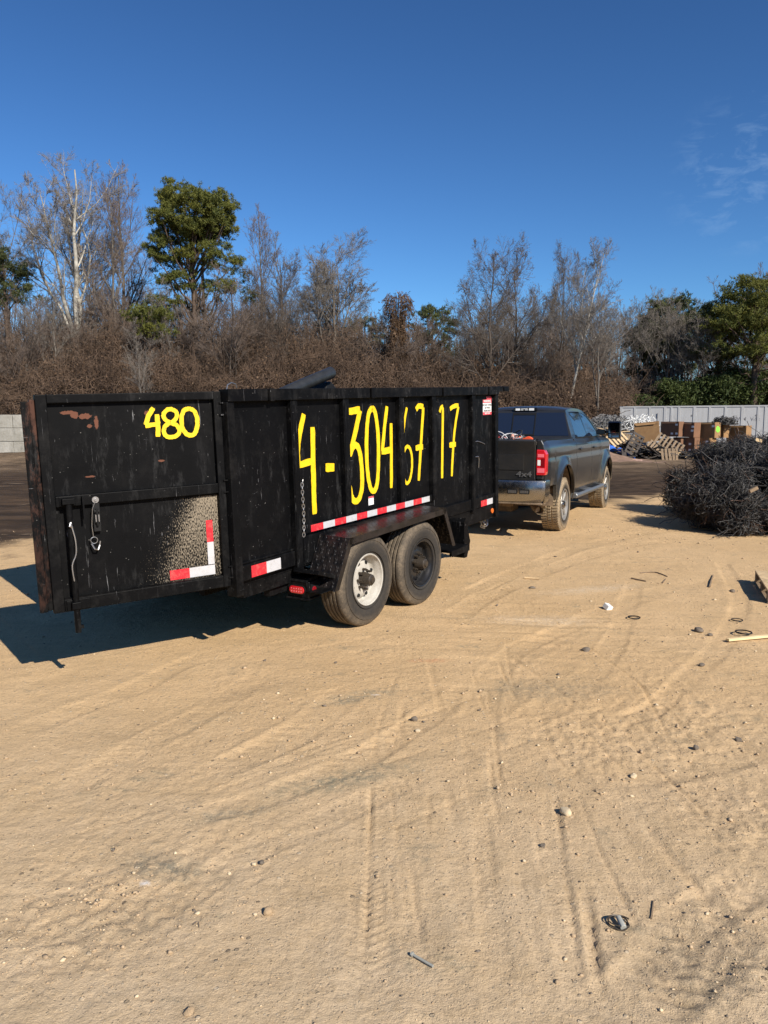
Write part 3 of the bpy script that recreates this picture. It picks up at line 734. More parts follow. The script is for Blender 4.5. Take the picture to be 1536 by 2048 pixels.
# ---- scuffs of bent wire on the front bay
b = MB(); b.tube([(2.075, -.006, 1.40), (2.17, -.012, 1.405), (2.25, -.012, 1.39), (2.37, -.006, 1.36)], .004, 5); b.build('grab_wire', m_steel, trailer)
b = MB(); b.tube([(2.07, -.006, 1.235), (2.19, -.014, 1.23), (2.20, -.014, 1.20), (2.205, -.006, 1.10)], .005, 5)
b.build('grab_wire', m_steel, trailer)
# ---- chain hanging on the first post
def chain(name, pts, r, parent, m=m_steel, pitch=.028):
    b = MB(); P = smoothline(pts, 12); acc = 0; i = 0; nxt = 0; L = []
    for p, q_ in zip(P[:-1], P[1:]):
        d = np.linalg.norm(q_-p)
        while nxt <= acc+d and d > 0: L.append((p+(q_-p)*(nxt-acc)/d, (q_-p)/d)); nxt += pitch
        acc += d
    for k, (p, d) in enumerate(L):
        z_ = Vector(d); x_ = z_.orthogonal().normalized(); y_ = z_.cross(x_)
        if k % 2: x_, y_ = y_, x_
        ring = []
        for a in range(9):
            t_ = 2*PI*a/8; ring.append(Vector(p)+z_*math.cos(t_)*pitch*.72+x_*math.sin(t_)*pitch*.36)
        b.tube(ring, r, 5, cap=False)
    return b.build(name, m, parent)
chain('chain', [(-.99, -.056, 1.29), (-1.0, -.058, 1.25), (-.995, -.058, 1.02), (-1.003, -.056, .85)], .0035, trailer)
b = MB(); b.prism([(-1.0, .84), (-.94, .84), (-.985, .66), (-1.0, .655)], 'Y', -.05, -.042); b.build('gusset', m_frame, trailer)
chain('chain', [(XF-.1, .10, .48), (XF-.08, .11, .40), (XF-.02, .12, .36), (XF+.06, .13, .42), (XF+.12, .14, .50)], .006, trailer, pitch=.045)
chain('chain', [(XF-.06, .16, .48), (XF-.05, .16, .37), (XF+.02, .16, .33), (XF+.1, .16, .36)], .006, trailer, pitch=.045)
# ---- hook on the rear corner of the top rail
b = MB(); b.tube([(-1.70, .0, ZT), (-1.69, .0, ZT+.03), (-1.65, .0, ZT+.045), (-1.61, .0, ZT+.035), (-1.60, 0, ZT+.01)], .004, 6); b.build('hook', m_steel, trailer)
# ---- the swung gate, in its own frame: x = distance from the hinge, y = outwards, z = up
GA = 2.703; ZB_ = .626; GW = 1.171; GT = 1.990
def gx(o): o.matrix_local = Matrix.Translation((XR, -.004, 0)) @ Matrix.Rotation(GA, 4, 'Z'); return o
b = MB()
b.box(.003, .056, -.05, .0, ZB_, GT); b.box(1.105, GW, -.05, 0, ZB_, GT)                      # stiles
b.box(.0565, 1.1045, -.05, .0, 1.938, GT); b.box(.0565, 1.1045, -.05, 0, 1.296, 1.363); b.box(.0565, 1.1045, -.05, 0, ZB_, .706)
gate = gx(b.build('rear_gate', m_frame, trailer, bevel=.004))
b = MB(); b.box(.057, 1.104, -.046, -.038, .707, 1.295); b.box(.057, 1.104, -.046, -.038, 1.364, 1.937); b.build('panel', m_gate, gate)
b = MB(); b.box(GW+.0005, GW+.03, -.075, -.02, ZB_+.02, GT-.03); b.box(GW+.03, GW+.078, -.03, -.02, ZB_+.012, GT-.04); b.build('edge_channel', m_rusty, gate, bevel=.003)
b = MB(); b.box(.060, 1.10, -.037, -.030, 1.281, 1.2955); b.build('ledge', m_rail, gate)
for z in (1.872, 1.34, .73):
    b = MB(); b.tube([(-.035, .012, z-.035), (-.035, .012, z+.035)], .02, 12); b.tube([(-.035, .012, z-.05), (-.035, .012, z+.052)], .010, 8)
    b.box(-.03, .02, .0005, .012, z+.036, z+.045); b.box(-.075, -.03, -.01, .012, z+.036, z+.045)
    b.box(-.03, .02, .0005, .012, z-.045, z-.036); b.box(-.075, -.03, -.01, .012, z-.045, z-.036)
    b.build('hinge', m_frame, gate, smooth=True)
b = MB(); b.box(-.075, -.01, -.05, .0, .56, .625); b.build('hinge_foot', m_frame, gate, bevel=.003)
b = MB(); b.tube([(1.035, .028, 1.345), (1.042, .028, .56)], .019, 12); b.tube([(1.042, .028, .56), (1.044, .03, .49)], [.019, .017], 12)
b.box(1.01, 1.035, .02, .04, .515, .535)
b.build('latch_rod', m_frame, gate, smooth=True)
b = MB(); b.box(.99, 1.085, .0005, .006, 1.300, 1.360); b.box(1.0, 1.075, .0065, .05, 1.315, 1.35); b.build('rod_guide', m_frame, gate, bevel=.004)
b = MB(); b.box(.95, 1.095, .0005, .01, .632, .70); b.box(1.015, 1.07, .0105, .052, .645, .69)
b.build('rod_guide', m_frame, gate, bevel=.004)
b = MB(); b.box(.945, .955, .0005, .035, 1.21, 1.355); b.build('catch', m_frame, gate)
b = MB(); b.tube([(.872, .0005, 1.325), (.872, .012, 1.325)], .021, 16); b.tube([(.872, .0125, 1.325), (.872, .02, 1.325)], .009, 10); b.build('washer', m_galv, gate, smooth=True)
b = MB(); b.box(.848, .892, -.036, .0, 1.12, 1.30); b.box(.855, .885, .0005, .016, 1.175, 1.235); b.tube([(.87, .017, 1.16), (.87, .017, 1.27)], .008, 8); b.box(.852, .888, .0005, .02, 1.245, 1.26)
b.build('latch_lock', m_trim, gate, bevel=.002)
b = MB(); b.box(.858, .882, .0165, .021, 1.185, 1.23); b.build('lock_plate', m_galv, gate)
b = MB(); b.tube([(.875, .015, 1.315), (.895, .012, 1.27), (.905, .004, 1.16), (.90, .0, 1.09)], .0028, 6)
ring = [(.897+.021*math.cos(t*PI/8), -.005, 1.065+.021*math.sin(t*PI/8)) for t in range(17)]; b.tube(ring, .003, 6, cap=False)
b.tube([(.915, .0, 1.045), (.90, .01, 1.01), (.88, .0, 1.0), (.865, -.01, 1.03), (.86, -.01, 1.055)], .006, 6)
b.build('lock_pin', m_steel, gate)
b = MB(); P_ = [(1.035, .052, 1.19), (1.028, .056, 1.15), (1.018, .056, 1.08), (1.022, .056, 1.00), (1.05, .056, .93), (1.045, .054, .83)]
b.tube(smoothline(P_, 4), .0045, 6); b.tube([(1.035, .05, 1.20), (1.045, .06, 1.18), (1.03, .05, 1.17)], .008, 6); b.build('tie_wire', m_galv, gate)
for (x0, x1, z0, z1, m_, l_) in ((.103, .149, .955, 1.108, m_red, 'red reflective tape'), (.103, .149, .796, .954, m_white, 'white reflective tape'), (.149, .285, .722, .79, m_white, 'white reflective tape'), (.2855, .421, .722, .79, m_red, 'red reflective tape')):
    b = MB()
    if l_[0] == 'w' and x0 > .12: x0 = .103
    b.box(x0, x1, -.0375, -.034, z0, z1); b.build('reflective_tape', m_, gate, label=l_)
b = MB(); b.box(.06, 1.10, -.0335, -.0005, .7065, .712); b.build('ledge', m_rail, gate)
Wg = .031
glyph([([(.455,1.893),(.49,1.84),(.512,1.782)], Wg), ([(.515,1.776),(.425,1.786)], Wg*.95), ([(.435,1.848),(.434,1.78),(.438,1.702)], Wg)], 'yellow painted figure 4', gate, -.0345, .0006)
glyph([([(.350,1.79),(.385,1.815),(.392,1.845),(.372,1.872),(.345,1.880),(.315,1.868),(.302,1.84),(.318,1.808),(.350,1.788)], Wg*.9), ([(.350,1.789),(.312,1.772),(.292,1.74),(.305,1.708),(.345,1.695),(.385,1.705),(.398,1.738),(.386,1.770),(.352,1.790)], Wg*.9)], 'yellow painted figure 8', gate, -.0345, .0006)
glyph([([(.218,1.880),(.185,1.865),(.168,1.82),(.170,1.755),(.190,1.712),(.220,1.700),(.250,1.715),(.272,1.755),(.272,1.825),(.252,1.868),(.216,1.881)], Wg*.95)], 'yellow painted figure 0', gate, -.0345, .0006)
# ---- wheels (axis along Y, outer face towards -Y)
def tyre_mesh(R, w_, rb, grooves=4, n=64, lug=0):
    """profile (r, y): y=0 outer face ... y=w_ inner face"""
    pr = [(rb, .022), (rb+.012, .008), (rb+.35*(R-rb), -.004), (rb+.62*(R-rb), -.006), (R-.045, .002), (R-.016, .012), (R-.003, .028)]
    g0, g1 = .040, w_-.040
    pr.append((R, g0-.004))
    for k in range(grooves):
        c = g0+(g1-g0)*(k+.5)/grooves
        pr += [(R, c-.010), (R-.012, c-.006), (R-.012, c+.006), (R, c+.010)]
    pr += [(R, g1+.004), (R-.016, w_-.012), (R-.045, w_-.002), (rb+.5*(R-rb), w_+.004), (rb, w_-.02)]
    b = MB(); b.lathe(pr, n, closed=False)
    # raised ring bands and lettering-like ribs on the sidewall
    for rr in (rb+.03, R-.06): b.lathe([(rr-.003, -.001), (rr-.002, -.008), (rr+.002, -.008), (rr+.003, -.001)], n)
    if lug:
        for k in range(lug):
            a = 2*PI*k/lug; xf = Matrix.Rotation(a, 4, 'Y') @ Matrix.Translation((R, 0, 0))
            for y0, y1, sh in ((.006, w_*.36, .0), (w_*.40, w_*.60, .5), (w_*.64, w_-.006, 0)):
                b.add([(-.01, y0, -.013+.03*sh), (.009, y0+.01, -.012+.03*sh), (.009, y1-.004, -.012+.03*sh+.008), (-.01, y1, -.013+.03*sh+.008), (-.01, y0, .017+.03*sh), (.009, y0+.01, .016+.03*sh), (.009, y1-.004, .016+.03*sh+.008), (-.01, y1, .017+.03*sh+.008)],
                      [(0,1,2,3),(4,5,6,7),(0,1,5,4),(3,2,6,7),(1,2,6,5),(0,3,7,4)], xf)
    return b
def trailer_wheel(parent, world, m_rim, face='out'):
    R, w_ = .395, .235
    b = tyre_mesh(R, w_, .212); ty = b.build('wheel', m_tyre, parent, smooth=50)
    loc = TM.inverted() @ Vector(world)
    ty.location = loc
    b = MB()
    b.lathe([(.214, .020), (.222, .008), (.218, .000), (.208, .004), (.204, .026), (.196, .034), (.190, .070), (.186, .085), (.176, .098), (.160, .085), (.150, .072), (.110, .060), (.080, .062), (.062, .064)], 48)
    b.build('rim', m_rim, ty, smooth=50)
    # hand holes of the disc, as shallow dark cups
    for k in range(8):
        a = 2*PI*(k+.5)/8; b = MB(); b.tube([(.142*math.cos(a), .0755, .142*math.sin(a)), (.140*math.cos(a), .0635, .140*math.sin(a))], .0175, 12)
        b.build('hand_hole', m_void, ty)
    b = MB(); b.tube([(0, .066, 0), (0, .035, 0), (0, -.028, 0), (0, -.034, 0)], [.064, .060, .046, .038], 24)
    b.tube([(0, -.0345, 0), (0, -.046, 0)], [.030, .026], 20)
    b.build('hub', m_hub, ty, smooth=40)
    for k in range(8):
        a = 2*PI*k/8; x, z = .083*math.cos(a), .083*math.sin(a); b = MB(); b.tube([(x, .062, z), (x, .030, z), (x, .029, z), (x, .012, z)], [.0125, .0125, .007, .007], 6)
        b.build('lug_nut', m_hub, ty)
    return ty
def TW(X, Y, Z): return Vector((TX+X*math.cos(YAW)-Y*math.sin(YAW), TY+X*math.sin(YAW)+Y*math.cos(YAW), Z))
for sx, mr_ in ((-1, m_rim_white), (1, m_rim_black)):
    wz = gz(TW(sx*.4485, -.2, 0).x, TW(sx*.4485, -.2, 0).y)
    o = trailer_wheel(trailer, TW(sx*.4485, -.27, .390), mr_); o.rotation_euler = (0, TPIT+(.2 if sx > 0 else 0), 0)
    o['label'] = 'rear trailer wheel with chipped white rim' if sx < 0 else 'front trailer wheel with black rim'
    c = dup(o, trailer); c.location = TM.inverted() @ TW(sx*.4485, BW+.27, .390); c.rotation_euler = (0, TPIT, PI)
    c['label'] = 'far-side trailer wheel'
b = MB()
for x in (-.4485, .4485): b.tube([(x, -.1, .39-x*TPIT), (x, BW+.1, .39-x*TPIT)], .04, 12)
b.build('axle', m_frame, trailer)
b = MB()
for y in (.07, BW-.13):
    for x in (-.4485, .4485):
        P_ = [(x-.36, y, .52), (x-.18, y, .46), (x, y, .435), (x+.18, y, .46), (x+.36, y, .52)]
        for k in range(4): b.add([], []); b.prism([(p[0], p[2]-.012*k) for p in P_]+[(p[0], p[2]-.012*k-.010) for p in P_[::-1]], 'Y', y, y+.06)
b.build('leaf_spring', m_hub, trailer)
b = MB(); b.box(-.05, .01, -.02, .04, .44, .60); b.prism([(-.06, .70), (.05, .70), (.03, .45), (-.03, .45)], 'Y', -.02, -.01); b.build('spring_hanger', m_frame, trailer)
# ------------------------------------------------------------------ the pickup truck (local: x forward from the rear axle, y left from the centre line, z up)
BYAW = 1.1174
bl = Vector((2.9004, 12.0761, 0))+Vector((-math.sin(BYAW), math.cos(BYAW), 0))*1.0
truck = thing('pickup_truck', 'dark grey crew-cab pickup with muddy tyres, hitched to the black dump trailer', 'pickup truck', tuple(bl), (0, 0, BYAW))
KM = Matrix.Translation(bl) @ Matrix.Rotation(BYAW, 4, 'Z')
WB = 3.80; RT = .425
def sstep(x, a, b_):
    t = max(0., min(1., (x-a)/(b_-a))); return t*t*(3-2*t)
def ybody(x, z):
    """half-width of the body side"""
    zz = (z-.53)/(1.46-.53)
    y = .965+.022*math.sin(PI*min(1, max(0, zz*1.05)))
    y -= .07*sstep(z, 1.33, 1.475)**1.5*1.0
    for xa in (0, WB):
        d = math.hypot(x-xa, (z-RT)*1.0)
        y += .050*(1-sstep(d, .60, .80))*sstep(z, .3, .55)*(1-sstep(z, 1.12, 1.3))
    if x > 3.3: y -= .05*sstep(x, 3.9, 4.75)**2*2
    if x < -.9: y -= .03*sstep(-x, .9, 1.25)
    y -= .018*(1-sstep(z, .53, .62))
    # crease along the doors
    y -= .010*math.exp(-((z-1.20)/.03)**2)
    return y
def zbot(x):
    z = .55
    for xa in (0, WB):
        d = abs(x-xa)
        r = .60 if xa == 0 else .57
        if d < r*.965: z = max(z, RT+.02+math.sqrt(max(0, r*r-d*d))*1.03)
    if x < -.60: z = .78 if x < -.62 else z
    return z
def ztop(x):
    if x < .93: return 1.468
    if x < 3.35: return 1.470-.012*(x-.93)/2.4
    return 1.458-.05*sstep(x, 3.35, 4.75)*1.6
def skin(x0, x1, name, dx=.03, zb=None, label=None, zt=None):
    out = []
    for s, nm in ((-1, name), (1, name)):
        b = MB(); n = max(4, int((x1-x0)/dx)); us = [x0+(x1-x0)*i/n for i in range(n+1)]
        for xa in (0, WB):
            for dd in (-.575, .575): 
                if x0 < xa+dd < x1: us.append(xa+dd)
        us = sorted(us); m = 26
        fn = lambda u, v: (u, s*ybody(u, (zb or zbot)(u)+((zt or ztop)(u)-(zb or zbot)(u))*v), (zb or zbot)(u)+((zt or ztop)(u)-(zb or zbot)(u))*v)
        b.grid(fn, us, [j/m for j in range(m+1)])
        # returned edge all round
        k0 = len(b.v); 
        fn2 = lambda u, v: (u, s*(ybody(u, (zb or zbot)(u)+((zt or ztop)(u)-(zb or zbot)(u))*v)-.05), (zb or zbot)(u)+((zt or ztop)(u)-(zb or zbot)(u))*v)
        for vv in (0, 1):
            b.add([fn(u, vv) for u in us]+[fn2(u, vv) for u in us], [(i, i+1, len(us)+i+1, len(us)+i) for i in range(len(us)-1)])
        for uu in (us[0], us[-1]):
            vs_ = [j/m for j in range(m+1)]
            b.add([fn(uu, v) for v in vs_]+[fn2(uu, v) for v in vs_], [(i, i+1, m+1+i+1, m+1+i) for i in range(m)])
        o = b.build(nm, m_car, truck, smooth=35, label=label); out.append(o)
    return out
skin(-1.17, .925, 'bed_side')
rd = skin(.94, 2.245, 'rear_door', zb=lambda x: max(.55, zbot(x)))
fd = skin(2.255, 3.19, 'front_door')
skin(3.20, 4.72, 'front_fender')
# bed rails, inner bed, floor, front of bed
b = MB()
for s in (-1, 1):
    ys_ = sorted([s*.905, s*.835]); b.box(-1.16, .92, ys_[0], ys_[1], 1.395, 1.476)
    b.box(-1.15, .915, *sorted([s*.83, s*.80]), .80, 1.394)
b.box(-1.15, .915, -.80, .80, .78, .80); b.box(.88, .915, -.80, .80, .801, 1.44)
b.build('bed', m_trim, truck, bevel=.01)
# rear corner posts that carry the lamps
for s in (-1, 1):
    b = MB(); b.prism([(s*.838, .885), (s*.940, .885), (s*.962, 1.0), (s*.966, 1.30), (s*.940, 1.40), (s*.905, 1.468), (s*.838, 1.468)], 'X', -1.215, -1.171)
    b.build('rear_corner', m_car, truck, bevel=.016, seg=3)
b = MB()
prof = [(-1.20, .862), (-1.232, .87), (-1.236, .93), (-1.228, 1.15), (-1.236, 1.34), (-1.262, 1.40), (-1.268, 1.455), (-1.25, 1.475), (-1.19, 1.475), (-1.19, .862)]
b.prism(prof, 'Y', -.828, .828); tg = b.build('tailgate', m_car, truck, bevel=.008, smooth=30)
b = MB(); b.box(-1.2405, -1.2355, -.66, .66, 1.02, 1.25); b.build('tailgate_pressing', m_car, tg, bevel=.02, seg=4)
b = MB(); b.box(-1.262, -1.238, -.13, .13, 1.26, 1.335); b.build('tailgate_handle', m_trim, tg, bevel=.01)
o = text('4x4', .115, m_galv, tg, Matrix.Translation((-1.2405, -.665, .960)) @ Matrix.Rotation(-PI/2, 4, 'Z') @ Matrix.Rotation(PI/2, 4, 'X'), depth=.006, name='emblem', xs=1.35)
for s in (-1, 1):
    y0, y1 = .842, .985
    b = MB(); b.prism([(s*y0, .952), (s*.975, .952), (s*y1, 1.0), (s*(y1+.002), 1.26), (s*.955, 1.322), (s*y0, 1.326)], 'X', -1.232, -1.10)
    tl_ = b.build('tail_light', m_lens, truck, bevel=.012, seg=3)
    b = MB(); b.box(-1.2355, -1.2325, *sorted((s*.862, s*.955)), 1.215, 1.262); b.box(-1.2355, -1.2325, *sorted((s*.860, s*.965)), .99, 1.055); b.build('reflector', m_lensp, tl_, bevel=.001)
    b = MB(); b.box(-1.2355, -1.2325, *sorted((s*.862, s*.905)), 1.095, 1.175); b.build('reverse_lamp', m_lwhite, tl_)
    b = MB(); b.box(-1.2345, -1.2325, *sorted((s*.91, s*.965)), 1.07, 1.20); b.build('dark_segment', m_lensd, tl_)
# chrome rear bumper with step, corner wraps and two work lights
b = MB()
n = 28
def bx_(y): return -1.40+.10*(abs(y)/1.0)**5
us = [-1.0+2.0*i/n for i in range(n+1)]
pf = [(.06, .875), (.015, .878), (.0, .855), (-.002, .70), (.02, .60), (.045, .555), (.09, .55)]
b.grid(lambda y, v: (bx_(y)+pf[v][0], y, pf[v][1]), us, list(range(len(pf))))
for s in (-1, 1):
    b.grid(lambda x, v: (x, s*(1.0+(.0 if x > -1.3 else 0)-pf[v][0]*.6), pf[v][1]), [-1.30+pf[3][0], -1.22, -1.10, -1.02], list(range(len(pf))))
bu = b.build('rear_bumper', m_chrome, truck, smooth=50)
b = MB(); b.box(-1.33, -1.21, -.80, .80, .835, .858); b.box(-1.412, -1.402, -.25, .25, .60, .80); b.build('bumper_step', m_trim, bu, bevel=.004)
b = MB(); b.box(-1.37, -1.05, -.96, .96, .53, .552); b.build('lower_valance', m_mudliner, bu, bevel=.004)
for y in (-.54, -.72, .54, .72):
    b = MB(); b.box(-1.412, -1.398, y-.075, y+.075, .683, .75); wl = b.build('work_light', m_trim, bu, bevel=.01)
    b = MB(); 
    for k in range(4): b.box(-1.415, -1.4125, y-.06+k*.031, y-.06+k*.031+.025, .697, .737)
    b.build('led', m_steel, wl)
# cab: belt line to roof
BZ = 1.470
def cabsec():
    return [ # x, z of roof edge line for the side outline (belt->roof)
        (.86, BZ), (1.02, 1.90), (1.08, 1.955), (1.20, 1.985), (1.9, 2.0), (2.45, 1.985), (2.66, 1.945), (3.05, 1.74), (3.52, BZ-.01)]
def yh(z): return .905-.20*((z-BZ)/.5)**1.15 if z > BZ else .905
b = MB()
out = cabsec()
# roof skin: crowned loft
xs_ = [(.86, BZ), (.94, 1.68), (1.02, 1.89), (1.055, 1.945), (1.12, 1.985), (1.3, 2.012), (1.7, 2.03), (2.1, 2.028), (2.4, 2.01), (2.6, 1.975), (2.70, 1.94)]
nn = 14
def roof(i, t):
    x, z = xs_[i]; zside = z-.045 if z > 1.9 else z
    hw = yh(min(zside, 1.93)); y = hw*t
    return (x, y, z-(.05 if z > 1.9 else 0)*abs(t)**3.2+(0 if z > 1.9 else 0)-0.0)
b.grid(lambda i, t: roof(i, t), list(range(3, len(xs_))), [-1+2*k/nn for k in range(nn+1)])
# rain gutter sides joining roof and window frames
for s in (-1, 1):
    top = [roof(i, s) for i in range(3, len(xs_))]
    low = [(p[0], s*(yh(p[2]-.05)), p[2]-.055) for p in top]
    b.add(top+low, [(i, i+1, len(top)+i+1, len(top)+i) for i in range(len(top)-1)])
b.build('roof', m_car, truck, smooth=45)
def side_panel(pts, s, m, name, th=.03, off=0., parent=truck, label=None, bevel=0):
    b = MB(); n_ = len(pts)
    o1 = [(x, s*(yh(z)+off), z) for x, z in pts]; o2 = [(x, s*(yh(z)+off-th), z) for x, z in pts]
    b.add(o1+o2, [tuple(range(n_)), tuple(range(n_, 2*n_))[::-1]]+[(i, (i+1) % n_, n_+(i+1) % n_, n_+i) for i in range(n_)])
    return b.build(name, m, parent, label=label, bevel=bevel)
for s in (-1, 1):
    # C, B, A pillars and sills as frames
    side_panel([(.86, BZ-.02), (1.16, BZ-.02), (1.30, 1.90), (1.12, 1.935), (1.06, 1.93), (1.00, 1.86)], s, m_car, 'rear_pillar', bevel=.006)
    side_panel([(2.17, BZ-.02), (2.235, BZ-.02), (2.235, 1.94), (2.17, 1.94)], s, m_gloss, 'centre_pillar')
    side_panel([(3.36, BZ-.02), (3.56, BZ-.04), (3.10, 1.74), (2.70, 1.92), (2.50, 1.96), (2.48, 1.92), (2.66, 1.88), (3.0, 1.72)], s, m_car, 'windscreen_pillar', bevel=.006)
    side_panel([(1.30, 1.90), (2.50, 1.93), (2.50, 1.962), (1.9, 1.975), (1.12, 1.94)], s, m_car, 'roof_rail')
    side_panel([(1.175, BZ+.005), (2.165, BZ+.005), (2.165, 1.905), (1.36, 1.89), (1.31, 1.86)], s, m_glass, 'side_window', .008, -.008)
    side_panel([(2.24, BZ+.005), (3.34, BZ-.005), (2.98, 1.71), (2.66, 1.87), (2.48, 1.915), (2.24, 1.908)], s, m_glass, 'side_window', .008, -.008)
    side_panel([(1.15, BZ-.018), (3.40, BZ-.028), (3.40, BZ+.002), (1.15, BZ+.008)], s, m_trim, 'window_trim', .01, .004)
# rear wall of the cab and the sliding rear window
def rw(y, z): # inclined plane of the back of the cab
    return (.86+(z-BZ)/(1.90-BZ)*.16, y, z)
b = MB()
def quad(b, y0, y1, z0, z1, dx=0, t=.01):
    a = [rw(y0, z0), rw(y1, z0), rw(y1, z1), rw(y0, z1)]
    a = [(p[0]+dx, p[1], p[2]) for p in a]; c = [(p[0]+t, p[1], p[2]) for p in a]
    b.add(a+c, [(0,1,2,3),(4,5,6,7),(0,1,5,4),(1,2,6,5),(2,3,7,6),(3,0,4,7)])
def trap(b, hb, ht, z0, z1, dx=0, t=.01):
    a = [rw(-hb, z0), rw(hb, z0), rw(ht, z1), rw(-ht, z1)]; a = [(p[0]+dx, p[1], p[2]) for p in a]; c = [(p[0]+t, p[1], p[2]) for p in a]
    b.add(a+c, [(0,1,2,3),(4,5,6,7),(0,1,5,4),(1,2,6,5),(2,3,7,6),(3,0,4,7)])
trap(b, yh(BZ)-.015, .735, BZ-.03, 1.935, 0, .02)
b.box(.90, .925, -.93, .93, .56, 1.445)
b.build('cab_back', m_car, truck)
b = MB(); trap(b, .842, .725, BZ+.03, 1.895, -.006, .005); rwn = b.build('rear_window', m_glass, truck)
b = MB()
for y in (-.235, .165): quad(b, y-.010, y+.010, BZ+.03, 1.895, -.012, .005)
quad(b, -.225, .155, 1.855, 1.893, -.012, .005); quad(b, -.225, .155, BZ+.03, BZ+.055, -.012, .005)
b.build('slider_frame', m_trim, rwn)
b = MB(); b.box(1.005, 1.07, -.25, .17, 1.925, 1.985); tb3 = b.build('high_brake_light', m_gloss, truck, bevel=.01)
b = MB(); b.box(1.001, 1.0045, -.20, -.11, 1.935, 1.975); b.box(1.001, 1.0045, .05, .13, 1.935, 1.972); b.build('cargo_lamp', m_lwhite, tb3)
b = MB()
for k in range(9): b.box(1.001, 1.0045, -.085+k*.013, -.077+k*.013, 1.962, 1.972)
for y0, y1 in ((-.09, -.035), (-.01, .035)): b.box(1.001, 1.0045, y0, y1, 1.94, 1.952)
b.build('light_marking', m_lwhite, tb3)
# windscreen, hood, front, grille: plain but complete
b = MB(); b.add([(2.68, -.74, 1.93), (2.68, .74, 1.93), (3.54, .86, BZ-.02), (3.54, -.86, BZ-.02)], [(0, 1, 2, 3)]); b.build('windscreen', m_glass, truck)
b = MB(); b.grid(lambda x, y: (x, y*(.925-.10*sstep(x, 4.2, 4.75)), 1.455+.075*(1-y*y)**.7*(1-.6*sstep(x, 4.3, 4.78))-.08*sstep(x, 3.4, 4.75)-.06*sstep(x, 4.6, 4.78)), [3.40+1.38*i/16 for i in range(17)], [-1+2*i/14 for i in range(15)]); b.build('hood', m_car, truck, smooth=60)
b = MB(); b.box(4.68, 4.76, -.84, .84, .60, 1.36); b.build('grille', m_gloss, truck, bevel=.02)
b = MB(); b.box(4.74, 4.88, -.94, .94, .50, .80); b.build('front_bumper', m_chrome, truck, bevel=.04)
for s in (-1, 1):
    b = MB(); b.box(4.66, 4.775, *sorted((s*.62, s*.885)), 1.02, 1.26); b.build('headlight', m_lwhite, truck, bevel=.02)
b = MB(); b.box(-1.1, 4.6, -.55, -.40, .50, .66); b.box(-1.1, 4.6, .40, .55, .50, .66); b.box(.93, 3.3, -.90, .90, .54, .60); b.box(3.3, 4.6, -.5, .5, .45, 1.2)
b.box(-1.12, -1.02, -.45, .45, .46, .56); b.tube([(0, -.9, RT), (0, .9, RT)], .06, 10); b.tube([(WB, -.9, RT), (WB, .9, RT)], .05, 10); b.box(-.2, .2, -.18, .12, .28, .56)
b.build('chassis', m_mudliner, truck)
b = MB()   # seats and dashboard dim inside
for x in (1.45, 2.45):
    for y in (-.42, .42): b.box(x, x+.5, y-.27, y+.27, .85, 1.02); b.box(x-.08, x+.06, y-.26, y+.26, 1.0, 1.55); b.box(x-.06, x+.03, y-.12, y+.12, 1.6, 1.78)
b.build('seat', m_void, truck, bevel=.03)
# wheel-arch liners
for xa, r in ((0, .60), (WB, .57)):
    b = MB()
    for s in (-1, 1):
        pts = [(xa+r*1.02*math.cos(PI*k/14), RT+.02+r*1.04*math.sin(PI*k/14)) for k in range(15)]
        V_ = [(x, s*.955, z) for x, z in pts]+[(x, s*.55, z) for x, z in pts]
        b.add(V_, [(i, i+1, 15+i+1, 15+i) for i in range(14)]); b.add([(x, s*.55, z) for x, z in pts], [tuple(range(15))])
    b.build('wheel_arch_liner', m_mudliner, truck)
def moulding(xa, r):
    b = MB()
    for s in (-1, 1):
        P_ = []
        for k in range(0, 25):
            a = PI*k/24; x = xa+r*1.0*math.cos(a)*.985; z = RT+.02+r*1.03*math.sin(a); P_.append((x, s*(ybody(x, z+.02)+.004), z))
        b.tube(P_, .009, 6)
    b.build('arch_moulding', m_car, truck, smooth=True)
moulding(0, .60); moulding(WB, .57)
# running boards, exhaust, mirrors, door handles, mud splash
for s in (-1, 1):
    b = MB(); b.prism([(s*.86, .50), (s*.92, .545), (s*1.03, .535), (s*1.055, .50), (s*1.04, .455), (s*.92, .45)], 'X', .72, 3.28); rb_ = b.build('running_board', m_board, truck, bevel=.012, seg=3)
    b = MB(); b.prism([(s*.93, .5465), (s*1.03, .5375), (s*1.03, .5405), (s*.93, .5495)], 'X', .95, 1.5); b.prism([(s*.93, .5465), (s*1.03, .5375), (s*1.03, .5405), (s*.93, .5495)], 'X', 2.1, 2.9); b.build('tread', m_trim, rb_)
    b = MB(); b.box(2.86, 3.0, *sorted((s*.93, s*1.10)), 1.50, 1.60); b.box(2.90, 2.97, *sorted((s*1.10, s*1.18)), 1.52, 1.58)
    mi_ = b.build('side_mirror', m_gloss, truck, bevel=.015)
    b = MB(); b.box(2.84, 3.0, *sorted((s*1.15, s*1.385)), 1.42, 1.755); mh = b.build('mirror_shell', m_gloss, mi_, bevel=.035, seg=3)
    b = MB(); b.box(2.832, 2.8395, *sorted((s*1.17, s*1.365)), 1.53, 1.735); b.box(2.832, 2.8395, *sorted((s*1.17, s*1.365)), 1.445, 1.515); b.build('mirror_glass', NM('mirror_glass').set(base=(.35, .38, .40), metal=1., rough=.04).m if s < 0 else bpy.data.materials['mirror_glass'], mi_, bevel=.01)
    for d_, x in ((rd, 1.13), (fd, 2.36)):
        b = MB(); y = ybody(x+.1, 1.27); b.box(x, x+.22, *sorted((s*(y+.002), s*(y+.032))), 1.255, 1.285); b.box(x+.01, x+.21, *sorted((s*(y-.02), s*(y+.001))), 1.235, 1.30)
        b.build('door_handle', m_car, d_[0] if s < 0 else d_[1], bevel=.008)
